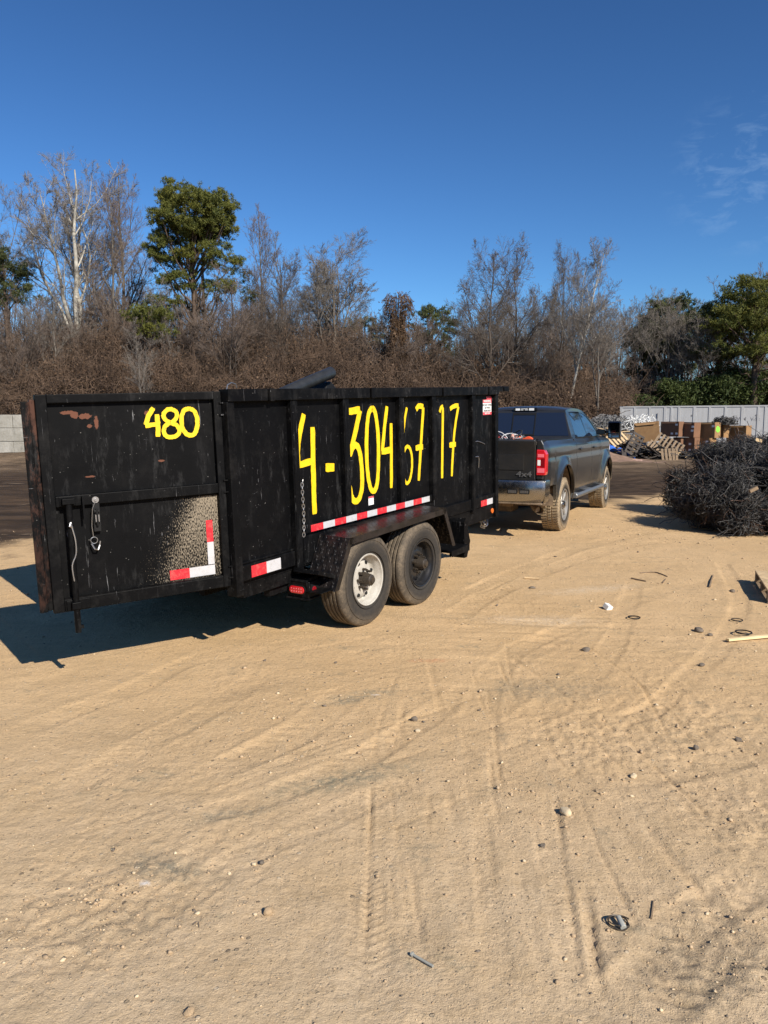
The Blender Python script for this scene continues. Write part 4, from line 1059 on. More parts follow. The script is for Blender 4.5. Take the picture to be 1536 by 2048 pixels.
b = MB(); b.tube(smoothline([(.9, -.62, .52), (.2, -.66, .48), (-.35, -.66, .47), (-.80, -.70, .46), (-1.12, -.84, .44)], 4), .045, 12)
b.tube([(-.98, -.775, .45), (-1.20, -.90, .43)], [.055, .06], 14, cap=False); b.build('exhaust_pipe', m_exh, truck, smooth=True)
b = MB(); b.box(-1.62, -1.05, -.035, .035, .47, .54); b.box(-1.70, -1.55, -.06, .06, .50, .525); b.lathe([(.001, .60), (.018, .60), (.025, .585), (.02, .565), (.014, .55), (.014, .526)], 14, xf=Matrix.Translation((-1.66, 0, 0)) @ Matrix.Rotation(PI/2, 4, 'X') @ Matrix.Rotation(PI, 4, 'X') @ Matrix.Scale(-1, 4, (0, 1, 0)))
b.build('hitch', m_steel, truck)
def truck_wheel(x, s, first=None):
    if first: 
        t = dup(first, truck)
    else:
        t_ = tyre_mesh(RT, .29, .245, grooves=3, n=72, lug=58); t = t_.build('wheel', m_tyre_mud, truck, smooth=45)
        b = MB(); b.lathe([(.246, .03), (.256, .010), (.250, .0), (.238, .006), (.232, .03), (.226, .055), (.215, .20)], 56); 
        b.lathe([(.02, .030), (.075, .034), (.085, .050), (.085, .07)], 32)
        b.lathe([(.215, .12), (.08, .12)], 40)
        r_ = b.build('rim', m_alloy, t, smooth=40)
        b = MB()
        for k in range(8):
            a = 2*PI*k/8; xf = Matrix.Rotation(a, 4, 'Y')
            b.add([(.06, .040, -.022), (.235, .022, -.034), (.235, .022, .034), (.06, .040, .022), (.06, .085, -.030), (.235, .085, -.046), (.235, .085, .046), (.06, .085, .030)], [(0,1,2,3),(4,5,6,7),(0,1,5,4),(3,2,6,7),(0,3,7,4),(1,2,6,5)], xf)
            b.add([(.08, .034, -.006), (.215, .020, -.004), (.215, .020, .004), (.08, .034, .006), (.08, .045, -.008), (.215, .03, -.006), (.215, .03, .006), (.08, .045, .008)], [(0,1,2,3),(4,5,6,7),(0,1,5,4),(3,2,6,7),(0,3,7,4),(1,2,6,5)], xf)
        b.build('spoke', m_alloy, t, bevel=.006)
        b = MB(); b.lathe([(.212, .118), (.02, .118)], 24); b.build('brake_disc', m_hub, t)
        b = MB(); b.tube([(0, .034, 0), (0, .002, 0), (0, -.004, 0)], [.062, .056, .04], 20); b.build('hub_cap', m_chrome, t, smooth=40)
    t.location = (x, s*1.0, RT-.01); t.rotation_euler = (0, x, 0 if s < 0 else PI)
    return t
w0 = truck_wheel(0, -1); truck_wheel(WB, -1, w0); truck_wheel(0, 1, w0); truck_wheel(WB, 1, w0)
# ---- trailer tongue reaching the hitch ball
hb = TM.inverted() @ (KM @ Vector((-1.66, 0, .60)))
b = MB()
for y in (.35, BW-.41): b.tube([(XF+.03, y+.03, .54), (hb.x-.12, hb.y+(.05 if y > 1 else -.05), hb.z+.02)], .05, 4)
b.tube([(hb.x-.16, hb.y, hb.z+.03), (hb.x+.06, hb.y, hb.z+.03)], .055, 10); b.tube([(hb.x-.5, hb.y+.0, hb.z+.25), (hb.x-.5, hb.y, .18)], .035, 10)
b.build('tongue', m_frame, trailer)
# ---- loose load in the bed
def bedobj(name, label, cat, loc, rz=0):
    p = KM @ Vector(loc); return thing(name, label, cat, tuple(p), (0, 0, BYAW+rz))
m_orange = simple('orange_strap', (.75, .10, .03), .7); m_pink = simple('pink_cloth', (.72, .36, .27), .9, bump=.4); m_cable = simple('black_cable', (.02, .02, .02), .5)
m_greycab = simple('grey_cable', (.34, .34, .35), .5); m_redc = simple('red_cable', (.45, .03, .03), .5)
t = bedobj('cable_tangle', 'tangle of black, grey and red cables heaped behind the tailgate of the pickup', 'cables', (-.75, .12, .80))
rr_ = random.Random(3)
b0 = MB(); b0.box(-.25, .25, -.75, .75, 0, .56); b0.build('base_scrap', m_void, t, bevel=.05)
for m_, nm, cnt in ((m_cable, 'black_cables', 34), (m_greycab, 'grey_cables', 18), (m_redc, 'red_cables', 12)):
    b = MB()
    for i in range(cnt):
        c = Vector((rr_.uniform(-.25, .2), rr_.uniform(-.78, .75), .60+rr_.uniform(0, .12))); P_ = []; a0 = rr_.uniform(0, 6)
        R_ = rr_.uniform(.05, .13); ax = Vector((rr_.uniform(-1, 1), rr_.uniform(-1, 1), rr_.uniform(-.4, .4))).normalized(); ay = ax.orthogonal().normalized()
        for k in range(10): P_.append(c+ax*R_*math.cos(a0+k*.55)*(1+.05*k)+ay*R_*math.sin(a0+k*.55)*(.6+.05*k)+Vector((0, .01*k, 0)))
        b.tube(P_, rr_.uniform(.006, .012), 5)
    b.build(nm, m_, t)
t = bedobj('rag', 'pink rag draped on the heap in the pickup bed, above the tailgate', 'rag', (-.95, -.38, 1.30))
b = MB(); b.prism([(-.09, 0), (.08, 0), (.05, .08), (.02, .12), (.0, .24), (-.03, .25), (-.05, .14)], 'X', -.03, .03); b.build('cloth', m_pink, t, bevel=.012)
t = bedobj('ratchet_straps', 'orange-red ratchet straps coiled beside the pink rag in the pickup bed', 'straps', (-.95, -.60, 1.44))
b = MB()
for k in range(2): b.tube([(0+.02*k, .10-.14*k+.05*math.cos(a*.5), .03+.03*math.sin(a*.5)) for a in range(13)], .014, 5)
b.box(-.02, .05, -.10, .20, .0, .05); b.build('webbing', m_orange, t, bevel=.004)
t = bedobj('spare_tyre', 'old black tyre leaning at the cab end of the pickup bed', 'tyre', (.45, -.25, 1.10))
b = tyre_mesh(.36, .22, .20, n=48); b.build('rubber', m_tyre, t, smooth=45).rotation_euler = (.25, 0, .9)
# ---- what sticks up out of the trailer
pA = TM @ Vector((-.95, .75, 1.76)); pB = TM @ Vector((.50, .75, 2.17))
t = thing('plastic_pipe', 'thick dark grey plastic pipe leaning up out of the trailer load', 'pipe', tuple(pA))
b = MB(); d = pB-pA; nP = []
P_ = [Vector((0, 0, 0))+d*k/8+Vector((0, 0, .012*math.sin(PI*k/8))) for k in range(9)]
b.tube(P_+[P_[-1]+d.normalized()*.03], [.058]*9+[.035], 18); b.build('pipe_wall', m_tyre_scrap, t, smooth=40)
pC = TM @ Vector((.3, 1.0, 1.95))
t = thing('black_sheet', 'black sheet of scrap propped under the grey pipe in the trailer', 'scrap sheet', tuple(pC), (0, 0, YAW))
b = MB(); b.prism([(-.05, -.3), (.20, .14), (.26, .15), (.85, -.3)], 'Y', -.2, .3); b.build('sheet', m_trim, t, bevel=.01)
pD = TM @ Vector((.1, .8, 1.9)); t = thing('plywood_offcut', 'small brown plywood offcut showing under the grey pipe in the trailer', 'plywood', tuple(pD), (0, 0, YAW))
b = MB(); b.prism([(-.25, 0), (.0, .19), (.22, 0)], 'Y', 0, .02); b.build('board', simple('brown_ply', (.20, .11, .07), .8), t)
t = thing('scrap_load', 'heap of dark mixed scrap lying low inside the black dump trailer', 'scrap', tuple(TM @ Vector((.4, 1.05, .64))), (0, 0, YAW))
b = MB(); b.grid(lambda x, y: (x, y, .75+.25*math.sin(3*x+1)*math.cos(2.5*y)-.2*abs(y)), [-2+4*i/14 for i in range(15)], [-.95+1.9*i/8 for i in range(9)]); b.build('heap', m_trim, t)
# ------------------------------------------------------------------ batch tubes in numpy
def tubes_np(P, R, sides=3, rng=None):
    """P (N,K,3) paths, R (N,K) radii -> verts, quads"""
    P = np.asarray(P, float); N, K, _ = P.shape
    T_ = np.empty_like(P); T_[:, 1:-1] = P[:, 2:]-P[:, :-2]; T_[:, 0] = P[:, 1]-P[:, 0]; T_[:, -1] = P[:, -1]-P[:, -2]
    T_ /= np.linalg.norm(T_, axis=2, keepdims=True)+1e-9
    ref = np.random.RandomState(1).normal(size=(N, 1, 3)); 
    U = np.cross(T_, ref); U /= np.linalg.norm(U, axis=2, keepdims=True)+1e-9
    W_ = np.cross(T_, U); a = np.arange(sides)*2*PI/sides
    V = P[:, :, None, :]+R[:, :, None, None]*(U[:, :, None, :]*np.cos(a)[None, None, :, None]+W_[:, :, None, :]*np.sin(a)[None, None, :, None])
    V = V.reshape(-1, 3)
    base = (np.arange(N)*K*sides)[:, None, None]; i = (np.arange(K-1)*sides)[None, :, None]; k = np.arange(sides)[None, None, :]; k2 = (k+1) % sides
    Fq_ = np.stack([base+i+k, base+i+k2, base+i+sides+k2, base+i+sides+k], -1).reshape(-1, 4)
    return V, Fq_
def merge(parts):
    Vs, Fs, n = [], [], 0
    for V, Fa in parts: Vs.append(V); Fs.append(Fa+n); n += len(V)
    return np.concatenate(Vs), np.concatenate(Fs)
# ------------------------------------------------------------------ heap of scrap wire at the right
def wire_mat(name, a, b_, c):
    q = NM(name); p = q.obj(); n = q.noise(p, 5, 6, .7)
    q.set(base=q.mix(q.ramp(n, .35, .65), a, b_), rough=.5, metal=.35, spec=.4)
    r = q.ramp(q.noise(p, 9, 4, .6), .62, .70); prev = q.b.inputs['Base Color'].links[0].from_socket
    q.set(base=q.mix(r, prev, c)); return q.m
m_wire = wire_mat('black_wire', (.018, .018, .019), (.105, .10, .095), (.20, .165, .14))
m_wire2 = wire_mat('grey_wire', (.12, .12, .12), (.32, .31, .30), (.22, .15, .11))
m_rustwire = wire_mat('rusty_wire', (.07, .04, .03), (.16, .10, .07), (.22, .19, .17))
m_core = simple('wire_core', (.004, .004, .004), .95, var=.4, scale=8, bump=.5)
def tangle(name, label, cat, loc, lumps, n, group=None, mat=m_wire, core=m_core, rad=.0042, seed=1, long=.12, stick=.25, rotz=0, clumpy=False):
    rs = np.random.RandomState(seed); t = thing(name, label, cat, loc, (0, 0, rotz), group=group)
    if clumpy:
        big = []
        for c, r in lumps:
            nn_ = 6
            for k in range(nn_):
                d = rs.normal(size=3); d[2] = abs(d[2])*1.0-.35; d[1] -= .5; d /= np.linalg.norm(d); s_ = rs.uniform(.34, .56)
                big.append((tuple(np.array(c)+d*np.array(r)*.66), tuple(np.array(r)*s_)))
            big.append((c, tuple(np.array(r)*.62)))
        lumps = big
    vol = np.array([l[1][0]*l[1][2] for l in lumps]); vol = vol/vol.sum(); parts = []; cparts = MB()
    for (c, r), w_ in zip(lumps, vol):
        c = np.array(c, float); r = np.array(r, float); N = int(n*w_); K = 9
        d = rs.normal(size=(N, 3)); d /= np.linalg.norm(d, axis=1, keepdims=True)
        lump = 1+.20*np.sin(5*d[:, :1]*1.3+c[0]*7)*np.cos(4*d[:, 1:2]+3*d[:, 2:]+c[1])
        shell = rs.uniform(.78, 1.10, (N, 1))
        p = c+d*r*lump*shell; v = rs.normal(size=(N, 3)); v -= d*(v*d).sum(1, keepdims=True)*.7
        v /= np.linalg.norm(v, axis=1, keepdims=True); ax = rs.normal(size=(N, 3)); ax /= np.linalg.norm(ax, axis=1, keepdims=True)
        curl = rs.uniform(-1.0, 1.0, (N, 1)); st = rs.uniform(.25, 1.1, (N, 1))*long*.55
        out = [p]
        for k in range(K-1):
            v = v+np.cross(ax, v)*curl*.75+rs.normal(size=(N, 3))*.18
            rel = (p-c)/r; rl = np.linalg.norm(rel, axis=1, keepdims=True)
            v = v-rel/np.maximum(rl, 1e-3)*np.clip(rl-1.06-stick*.3, -.2, .8)*1.2
            v /= np.linalg.norm(v, axis=1, keepdims=True); p = p+v*st; out.append(p)
        P = np.stack(out, 1); P[:, :, 2] = np.maximum(P[:, :, 2], .01+rs.uniform(0, .03, P.shape[:2]))
        R_ = np.full((N, K), rad)*rs.uniform(.6, 1.4, (N, 1)); parts.append(tubes_np(P, R_, 3))
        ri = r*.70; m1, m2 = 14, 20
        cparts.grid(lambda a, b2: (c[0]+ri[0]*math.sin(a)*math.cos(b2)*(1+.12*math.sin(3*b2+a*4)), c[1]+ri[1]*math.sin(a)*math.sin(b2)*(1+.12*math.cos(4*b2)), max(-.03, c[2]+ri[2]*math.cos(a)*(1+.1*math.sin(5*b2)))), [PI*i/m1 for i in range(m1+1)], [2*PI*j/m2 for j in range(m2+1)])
    V, Fa = merge(parts); fastmesh('strands', V, Fa, mat, t)
    if clumpy:      # stiffer, longer lengths and rusty ones lying through the tangle
        for nm_, m_, nn2, st_, rd_ in (('bent_rods', m_wire, 240, .085, .006), ('rusty_strands', m_rustwire, 420, .05, .0045)):
            ks = rs.randint(0, len(lumps), nn2); c = np.array([lumps[k][0] for k in ks]); r = np.array([lumps[k][1] for k in ks]); d = rs.normal(size=(nn2, 3)); d[:, 1] -= .6; d /= np.linalg.norm(d, axis=1, keepdims=True)
            p = c+d*r*1.0; v = np.cross(d, rs.normal(size=(nn2, 3))); v /= np.linalg.norm(v, axis=1, keepdims=True); out = [p]; st2 = rs.uniform(.3, 1.3, (nn2, 1))*st_
            for k in range(7):
                v = v+rs.normal(size=(nn2, 3))*.22; v[:, 2] -= .04; v /= np.linalg.norm(v, axis=1, keepdims=True); p = p+v*st2; out.append(p)
            P = np.stack(out, 1); P[:, :, 2] = np.maximum(P[:, :, 2], .02); V, Fa = tubes_np(P, np.full((nn2, 8), rd_)*rs.uniform(.6, 1.5, (nn2, 1)), 3); fastmesh(nm_, V, Fa, m_, t)
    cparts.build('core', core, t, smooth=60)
    return t
WG = 'heaps of black scrap wire at the yard edge'
tangle('scrap_wire_heap', 'low shaggy tuft of black scrap wire, the end of the heap nearest the pickup', 'wire', (5.68, 14.1, 0), [((0, 0, .30), (.38, .45, .36)), ((.35, -.4, .30), (.42, .45, .42)), ((.32, -.1, .72), (.26, .35, .28)), ((-.05, .2, .62), (.22, .3, .25)), ((.2, -.9, .2), (.35, .4, .3))], 5200, WG, seed=3, clumpy=True)
tangle('scrap_wire_heap', 'rounded front clump of black scrap wire trailing loose ends on the dirt', 'wire', (5.45, 11.95, 0), [((0, 0, .42), (.42, .5, .42)), ((.25, .5, .65), (.42, .5, .35)), ((-.12, .35, .35), (.4, .5, .42)), ((.05, -.25, .18), (.34, .3, .22))], 6400, WG, seed=4, clumpy=True)
tangle('scrap_wire_heap', 'tall back mass of black scrap wire with timber caught in it', 'wire', (6.45, 13.9, 0), [((0, 0, .65), (.75, .7, .62)), ((-.1, .1, 1.05), (.55, .6, .38)), ((.55, 0, 1.02), (.55, .6, .40)), ((.40, .1, 1.26), (.38, .5, .22)), ((-.28, -.3, .55), (.38, .6, .42)), ((.9, -.4, .8), (.6, .6, .7))], 9000, WG, seed=5, clumpy=True)
tangle('scrap_wire_heap', 'right-hand bulging clump of black scrap wire cut by the photo edge', 'wire', (6.35, 11.9, 0), [((0, 0, .42), (.5, .6, .45)), ((.1, .4, .85), (.55, .6, .38)), ((.75, .2, .6), (.6, .7, .6)), ((-.2, -.1, .3), (.4, .5, .3))], 7500, WG, seed=6, clumpy=True)
m_wood = simple('pale_wood', (.50, .36, .20), .8, var=.3, scale=14, bump=.2); m_wood2 = simple('weathered_wood', (.20, .14, .085), .85, var=.35, scale=10, bump=.2)
m_lath = simple('yellow_lath', (.72, .55, .30), .7, var=.15)
m_dkwood = simple('dark_wood', (.055, .045, .038), .85, var=.4)
def stick(name, label, cat, a, b_, w_, h_, m, group=None):
    a = Vector(a); b_ = Vector(b_); d = b_-a; t = Matrix.Translation(a) @ d.to_track_quat('X', 'Z').to_matrix().to_4x4()
    q = MB(); q.box(0, d.length, -w_/2, w_/2, 0, h_); o = q.build(name, m, bevel=min(w_, h_)*.12)
    o.matrix_world = t; o.location = a; o.rotation_euler = t.to_euler(); return tag(o, label, cat, group)
stick('broken_stick', 'pale broken stick poking out of the black scrap wire', 'stick', at(1418, 932, 12.9), at(1442, 950, 12.6), .04, .03, m_wood2)
stick('rag_scrap', 'whitish scrap caught on the left side of the wire heap', 'scrap', at(1396, 972, 13.2), at(1410, 964, 13.2), .08, .09, m_lwhite)
stick('timber_scrap', 'small tan timber scrap lying on top of the wire heap', 'timber', at(1508, 882, 13.6), at(1522, 886, 13.6), .08, .06, m_wood)
stick('timber_scrap', 'tan paper and timber scrap wedged in the middle of the right-hand wire clump', 'timber', at(1500, 986, 11.3), at(1516, 978, 11.3), .06, .05, m_wood2)
# ------------------------------------------------------------------ pallet corner and lath at the right edge
pg = gnd(1530, 1205)
t = thing('wooden_pallet', 'tan wooden pallet lying at the right edge, only its corner in view', 'pallet', (3.63, 7.02, gz(3.63, 7.02)), (0, 0, -.35))
for k in range(3): b = MB(); b.box(0, 1.1, -.0+.48*k, .09+.48*k, .018, .108); b.build('stringer', m_wood2, t, bevel=.004)
for k in range(7): b = MB(); b.box(.16*k, .16*k+.11, -.01, 1.07, .109, .127); b.build('deck_board', m_wood, t, bevel=.003)
for k in range(3): b = MB(); b.box(.45*k, .45*k+.1, -.01, 1.07, 0, .017); b.build('bottom_board', m_wood2, t, bevel=.003)
a, c = gnd(1455, 1283), gnd(1560, 1272)
stick('wooden_lath', 'thin yellow wooden lath lying on the dirt below the pallet corner', 'lath', (a.x, a.y, gz(a.x, a.y)+.012), (c.x+.3, c.y+.05, gz(c.x+.3, c.y)+.015), .035, .018, m_lath)
# ------------------------------------------------------------------ stones and small litter on the haul road
def stone(name, label, cat, px, size, m, seed, flat=.7, group=None, dz=0):
    rs = random.Random(seed); bm = bmesh.new(); bmesh.ops.create_icosphere(bm, subdivisions=3, radius=1)
    planes = [Vector((rs.gauss(0, 1), rs.gauss(0, 1), rs.gauss(0, 1))).normalized() for _ in range(9)]
    for v in bm.verts:
        p = v.co.copy()
        for pl in planes:
            d = p.dot(pl)-.72
            if d > 0: p -= pl*d*.9
        v.co = Vector((p.x, p.y*.8, p.z*flat))*size*(1+rs.uniform(-.015, .015))
    me = bpy.data.meshes.new(name); bm.to_mesh(me); bm.free(); me.materials.append(m); me.shade_smooth(); me.set_sharp_from_angle(angle=.5)
    g_ = gnd(*px) if len(px) == 2 else Vector(px)
    o = bpy.data.objects.new(name, me); C.objects.link(o); o.location = (g_.x, g_.y, gz(g_.x, g_.y)+size*flat*.45+dz); o.rotation_euler = (0, 0, rs.uniform(0, 6))
    return tag(o, label, cat, group)
m_st = simple('sandstone', (.58, .46, .30), .85, var=.2, scale=25, bump=.4); m_sd = simple('dark_stone', (.15, .12, .09), .85, var=.3, scale=25, bump=.4); m_clod = simple('dirt_clod', (.38, .27, .16), .95, var=.2, scale=30, bump=.6)
stone('stone', 'pale angular stone in the open foreground, the largest one, with a sharp shadow', 'stone', (1131, 1630), .030, m_st, 1)
stone('stone', 'rounded tan stone at the lower left of centre, its shadow to the left', 'stone', (537, 1828), .022, m_clod, 2)
stone('stone', 'small pale stone to the left of a pair, above the rounded tan stone', 'stone', (508, 1730), .012, m_st, 3)
stone('stone', 'dark stone beside a small pale one, above the rounded tan stone', 'stone', (524, 1731), .013, m_sd, 4)
stone('stone', 'dark grey stone just below the pale angular stone', 'stone', (1086, 1694), .014, m_sd, 5)
stone('stone', 'small cream stone on the right, between the wheel ruts', 'stone', (1267, 1552), .019, m_st, 6)
stone('clod', 'dark brown clod beyond the wheel tracks, right of the front trailer tyre', 'clod', (1172, 1300), .045, m_sd, 7, .45)
stone('clod', 'dark clod near the yellow lath, left one of two', 'clod', (1398, 1263), .05, m_sd, 8, .55)
stone('clod', 'smaller dark clod near the yellow lath, right one of two', 'clod', (1420, 1271), .03, m_sd, 9, .5)
stone('stone', 'dark stone at the right edge of the rutted patch', 'stone', (1476, 1479), .024, m_sd, 10)
stone('stone', 'dark stone in the crumbly patch on the right, beside the tyre arc', 'stone', (1392, 1497), .022, m_sd, 11)
stone('clod', 'pale crumbled lump in mid-foreground, upper of two', 'clod', (828, 1442), .026, m_sd, 12)
stone('clod', 'whitish crumbled lump in mid-foreground, lower of two', 'clod', (836, 1464), .022, m_st, 13, .4)
stone('stone', 'small tan stone on the left beside the dark pebble pair', 'stone', (458, 1745), .009, m_st, 14)
stone('stone', 'small pale stone left of the rounded tan stone', 'stone', (510, 1832), .008, m_st, 15)
stone('clod', 'reddish-brown clod at the bottom edge, left of centre', 'clod', (378, 2030), .018, m_clod, 16, .5)
stone('stone', 'blue-grey round stone between the stick and the pallet corner', 'stone', (1464, 1183), .035, m_sd, 17)
stone('stone', 'dark stone beneath the blue-grey clod near the rut bend', 'stone', (1403, 1330), .03, m_sd, 18, .5)
stone('clod', 'dark lump of mud in the upper middle of the road below the pickup wheel', 'clod', (1065, 1177), .04, m_sd, 19, .35)
g_ = gnd(1213, 1218)
t = tag(MB().box(-.03, .03, -.035, .035, 0, .05).build('paper_cup', m_lwhite, bevel=.006), 'crushed white paper scrap on the dirt beyond the tracks', 'litter'); t.location = (g_.x, g_.y, gz(g_.x, g_.y)); t.rotation_euler = (.35, .3, .5)
m_concrete_grey = simple('dull_grey_plastic', (.30, .30, .27), .7)
g_ = gnd(1237, 1850); t = thing('wire_ring', 'bent metal ring with a grey plastic plug, lying in the lower right dirt', 'ring', (g_.x, g_.y, gz(g_.x, g_.y)+.008), (.12, .05, .3))
b = MB(); b.tube([(.035*math.cos(k*PI/12), .032*math.sin(k*PI/12), .003*math.sin(k)) for k in range(25)], .0028, 6, cap=False); b.tube([(.039*math.cos(k*PI/12+.3)+.003, .028*math.sin(k*PI/12), .008) for k in range(20)], .0022, 6); b.build('ring', m_hub, t)
b = MB(); b.tube([(.0, -.028, .004), (.004, .012, .014)], [.012, .009], 8); b.build('plug', m_concrete_grey, t, bevel=.002)
a = gnd(825, 1917); c = gnd(866, 1942); t = thing('steel_bolt', 'long rusty steel bolt lying in the foreground dirt', 'bolt', (a.x, a.y, gz(a.x, a.y)+.008), (0, 0, math.atan2(c.y-a.y, c.x-a.x)))
L_ = (c-a).length; b = MB(); b.tube([(0, 0, 0), (L_, 0, .002)], .0040, 8); b.build('shank', m_concrete_grey, t); b = MB(); b.tube([(-.005, 0, 0), (.002, 0, 0)], .0075, 6); b.build('head', m_concrete_grey, t)
def twig(name, label, pts, r, m, cat='stick'):
    P_ = [gnd(*p) for p in pts]; o = P_[0]; q = MB(); P_ = smoothline([(p.x-o.x, p.y-o.y, r*.8+gz(p.x, p.y)) for p in P_], 4)
    q.tube([Vector(p) for p in P_], [r*(1-.4*i/len(P_)) for i in range(len(P_))], 5); ob = q.build(name, m); ob.location = (o.x, o.y, 0); return tag(ob, label, cat)
twig('twig', 'thin curled dark twig right of the metal ring', [(1302, 1840), (1305, 1822), (1307, 1805)], .004, m_wood2)
twig('twig', 'bent dark stick lying across the far wheel tracks', [(1280, 1146), (1310, 1145), (1335, 1154)], .008, m_wood2)
twig('twig', 'short dark piece of bark left below the bent stick', [(1263, 1158), (1292, 1164)], .010, m_wood2, 'bark')
twig('twig', 'upright-looking dark splinter between the far wheel tracks', [(1419, 1176), (1426, 1150)], .010, m_wood2, 'bark')
twig('twig', 'pale straight stick on the road below the pickup', [(1049, 1156), (1078, 1158)], .012, m_wood)
twig('twig', 'short dark splinter right of the bark piece', [(1325, 1167), (1332, 1158)], .007, m_wood2)
twig('plastic_strap', 'pale green plastic strap loop near the left wheel track', [(386, 1852), (395, 1845), (398, 1858)], .003, m_sd, 'strap')
def ringat(label, px, R_):
    g_ = gnd(*px); q = MB(); q.tube([(R_*math.cos(k*PI/10), R_*math.sin(k*PI/10), .008) for k in range(21)], R_*.10, 6, cap=False); o = q.build('rubber_ring', m_trim); o.location = (g_.x, g_.y, gz(g_.x, g_.y)+.006); tag(o, label, 'ring')
ringat('black rubber ring lying alone, left of the pallet corner', (1268, 1237), .05); ringat('black rubber ring just above the yellow lath', (1487, 1268), .06); ringat('small black ring between the pallet and the lath', (1474, 1242), .045)
# gravel: one mesh of small faceted grains
rs = np.random.RandomState(11); N = 26000
yy = 1.75*np.exp(rs.uniform(0, 1, N)**.9*math.log(12/1.75)); xx = rs.uniform(-1, 1, N)*yy*.58+.02
cl_ = rs.uniform(0, 1, N) < .42
ctr = [(gnd(1400, 1440), .9), (gnd(280, 1790), .38), (gnd(150, 1850), .3), (gnd(1180, 1480), .5), (gnd(1480, 1900), .4), (gnd(1200, 1060), 1.6), (gnd(1450, 1600), .6), (gnd(1060, 1600), .35), (gnd(620, 1450), .5)]
ci = rs.randint(0, len(ctr), N); cxx = np.array([ctr[i][0].x for i in ci]); cyy = np.array([ctr[i][0].y for i in ci]); crr = np.array([ctr[i][1] for i in ci])
xx = np.where(cl_, cxx+rs.normal(size=N)*crr*.6, xx); yy = np.where(cl_, cyy+rs.normal(size=N)*crr*.6, yy)
sz = .0013*np.exp(rs.exponential(.36, N))*(.7+yy*.14); sz = np.minimum(sz, .0075+.0012*yy)
zz = ground_height(xx[None, :], yy[None, :])[0]
oc = np.array([(1,0,0),(-1,0,0),(0,1,0),(0,-1,0),(0,0,1),(0,0,-1),(.62,.62,.45),(-.6,.62,.4),(.6,-.6,.45),(-.6,-.6,.5)], float)
of = np.array([(6,2,4),(6,0,2),(6,4,0),(7,4,2),(7,2,1),(7,1,4),(8,0,4),(8,3,0),(8,4,3),(9,3,4),(9,1,3),(9,4,1),(0,5,2),(2,5,1),(1,5,3),(3,5,0)])
ang = rs.uniform(0, 2*PI, N); ca, sa = np.cos(ang), np.sin(ang); q_ = oc[None]*rs.uniform(.6, 1.2, (N, 10, 1))*(sz[:, None, None])*np.stack([rs.uniform(.8, 1.5, N), rs.uniform(.7, 1.1, N), rs.uniform(.5, .9, N)], 1)[:, None, :]
GV = np.stack([q_[:, :, 0]*ca[:, None]-q_[:, :, 1]*sa[:, None]+xx[:, None], q_[:, :, 0]*sa[:, None]+q_[:, :, 1]*ca[:, None]+yy[:, None], q_[:, :, 2]+zz[:, None]+sz[:, None]*.25], -1).reshape(-1, 3)
GF = (of[None]+(np.arange(N)*10)[:, None, None]).reshape(-1, 3)
gm = np.repeat(rs.choice([0, 1, 2], N, p=[.74, .15, .11]), len(of))
m_grav = simple('gravel_tan', (.40, .29, .18), .95, var=.3, scale=9)
gr = fastmesh('gravel', GV, GF, [m_grav, m_st, m_sd], mi=gm); tag(gr, 'loose gravel and dirt crumbs scattered over the tan road', 'gravel', kind='stuff')
# ------------------------------------------------------------------ yard behind: long pale container, boxes, pallets, bins
q = NM('container_white'); o_ = q.obj(); x_ = q.xyz(o_)
stn = q.noise(q.mapv(o_, (5, 5, .6)), 1.5, 7, .7); smg = q.ramp(q.noise(o_, 1.7, 6, .7), .60, .68)
base = q.mix(q.ramp(stn, .45, .75, 0, .5), (.42, .42, .42), (.27, .26, .24)); base = q.mix(q.math('MULTIPLY', smg, .45), base, (.20, .20, .21))
q.set(base=base, rough=.55); m_cont = q.m
L0 = Vector(((1236-768)/1513*50, 50)); R0 = Vector(((1536-768)/1513*46.6, 46.6)); dC = (R0-L0); Lc = 15.5; ang = math.atan2(dC.y, dC.x)
t = thing('storage_trailer', 'long white ribbed storage trailer standing behind the cardboard boxes and scrap', 'container', (L0.x, L0.y, 0), (0, 0, ang))
HC = 2.90
b = MB(); b.box(0, Lc, .0, 2.5, .35, HC-.09); b.build('body', m_cont, t)
b = MB(); b.box(-.02, Lc+.02, -.035, 2.53, HC-.089, HC); b.build('top_rail', m_cont, t)
sx = [.0, .86, 1.78, 2.70, 3.1, 3.55, 4.45, 5.35, 6.25, 7.2, 8.1, 8.5, 8.9, 9.1, 9.4, 9.8, 10.7, 11.6, 12.5, 13.4, 14.3, 15.3]
for k, s_ in enumerate(sx):
    b = MB(); b.box(s_, s_+(.12 if k % 3 else .16), -.03, -.001, .36, HC-.0905); b.build('side_post', m_cont, t)
m_soft = simple('faded_stencil', (.17, .17, .18), .8); m_seam = simple('seam_shadow', (.10, .10, .11), .8)
for k, s_ in enumerate((1.6, 3.98, 5.85, 7.65)):
    b = MB(); b.tube([(s_+.4, -.012, 2.28), (s_+.4, -.001, 2.28)], .06, 12); b.build('vent_cap', m_soft, t)
text('NUEWM', .32, m_soft, t, Matrix.Translation((6.95, -.005, 2.05)) @ Matrix.Rotation(PI/2, 4, 'X'), .002, xs=.9)
text('V-52', .30, m_soft, t, Matrix.Translation((8.0, -.005, 2.03)) @ Matrix.Rotation(PI/2, 4, 'X'), .002, xs=.9)
b = MB(); b.box(2.3, 2.35, -.05, -.031, 1.9, 2.45); b.build('marker_bar', m_soft, t)
t = thing('blue_shed', 'small dark blue cabin half hidden behind the silver scrap', 'shed', (at(1218, 850, 57).x, 57, 0), (0, 0, -.3))
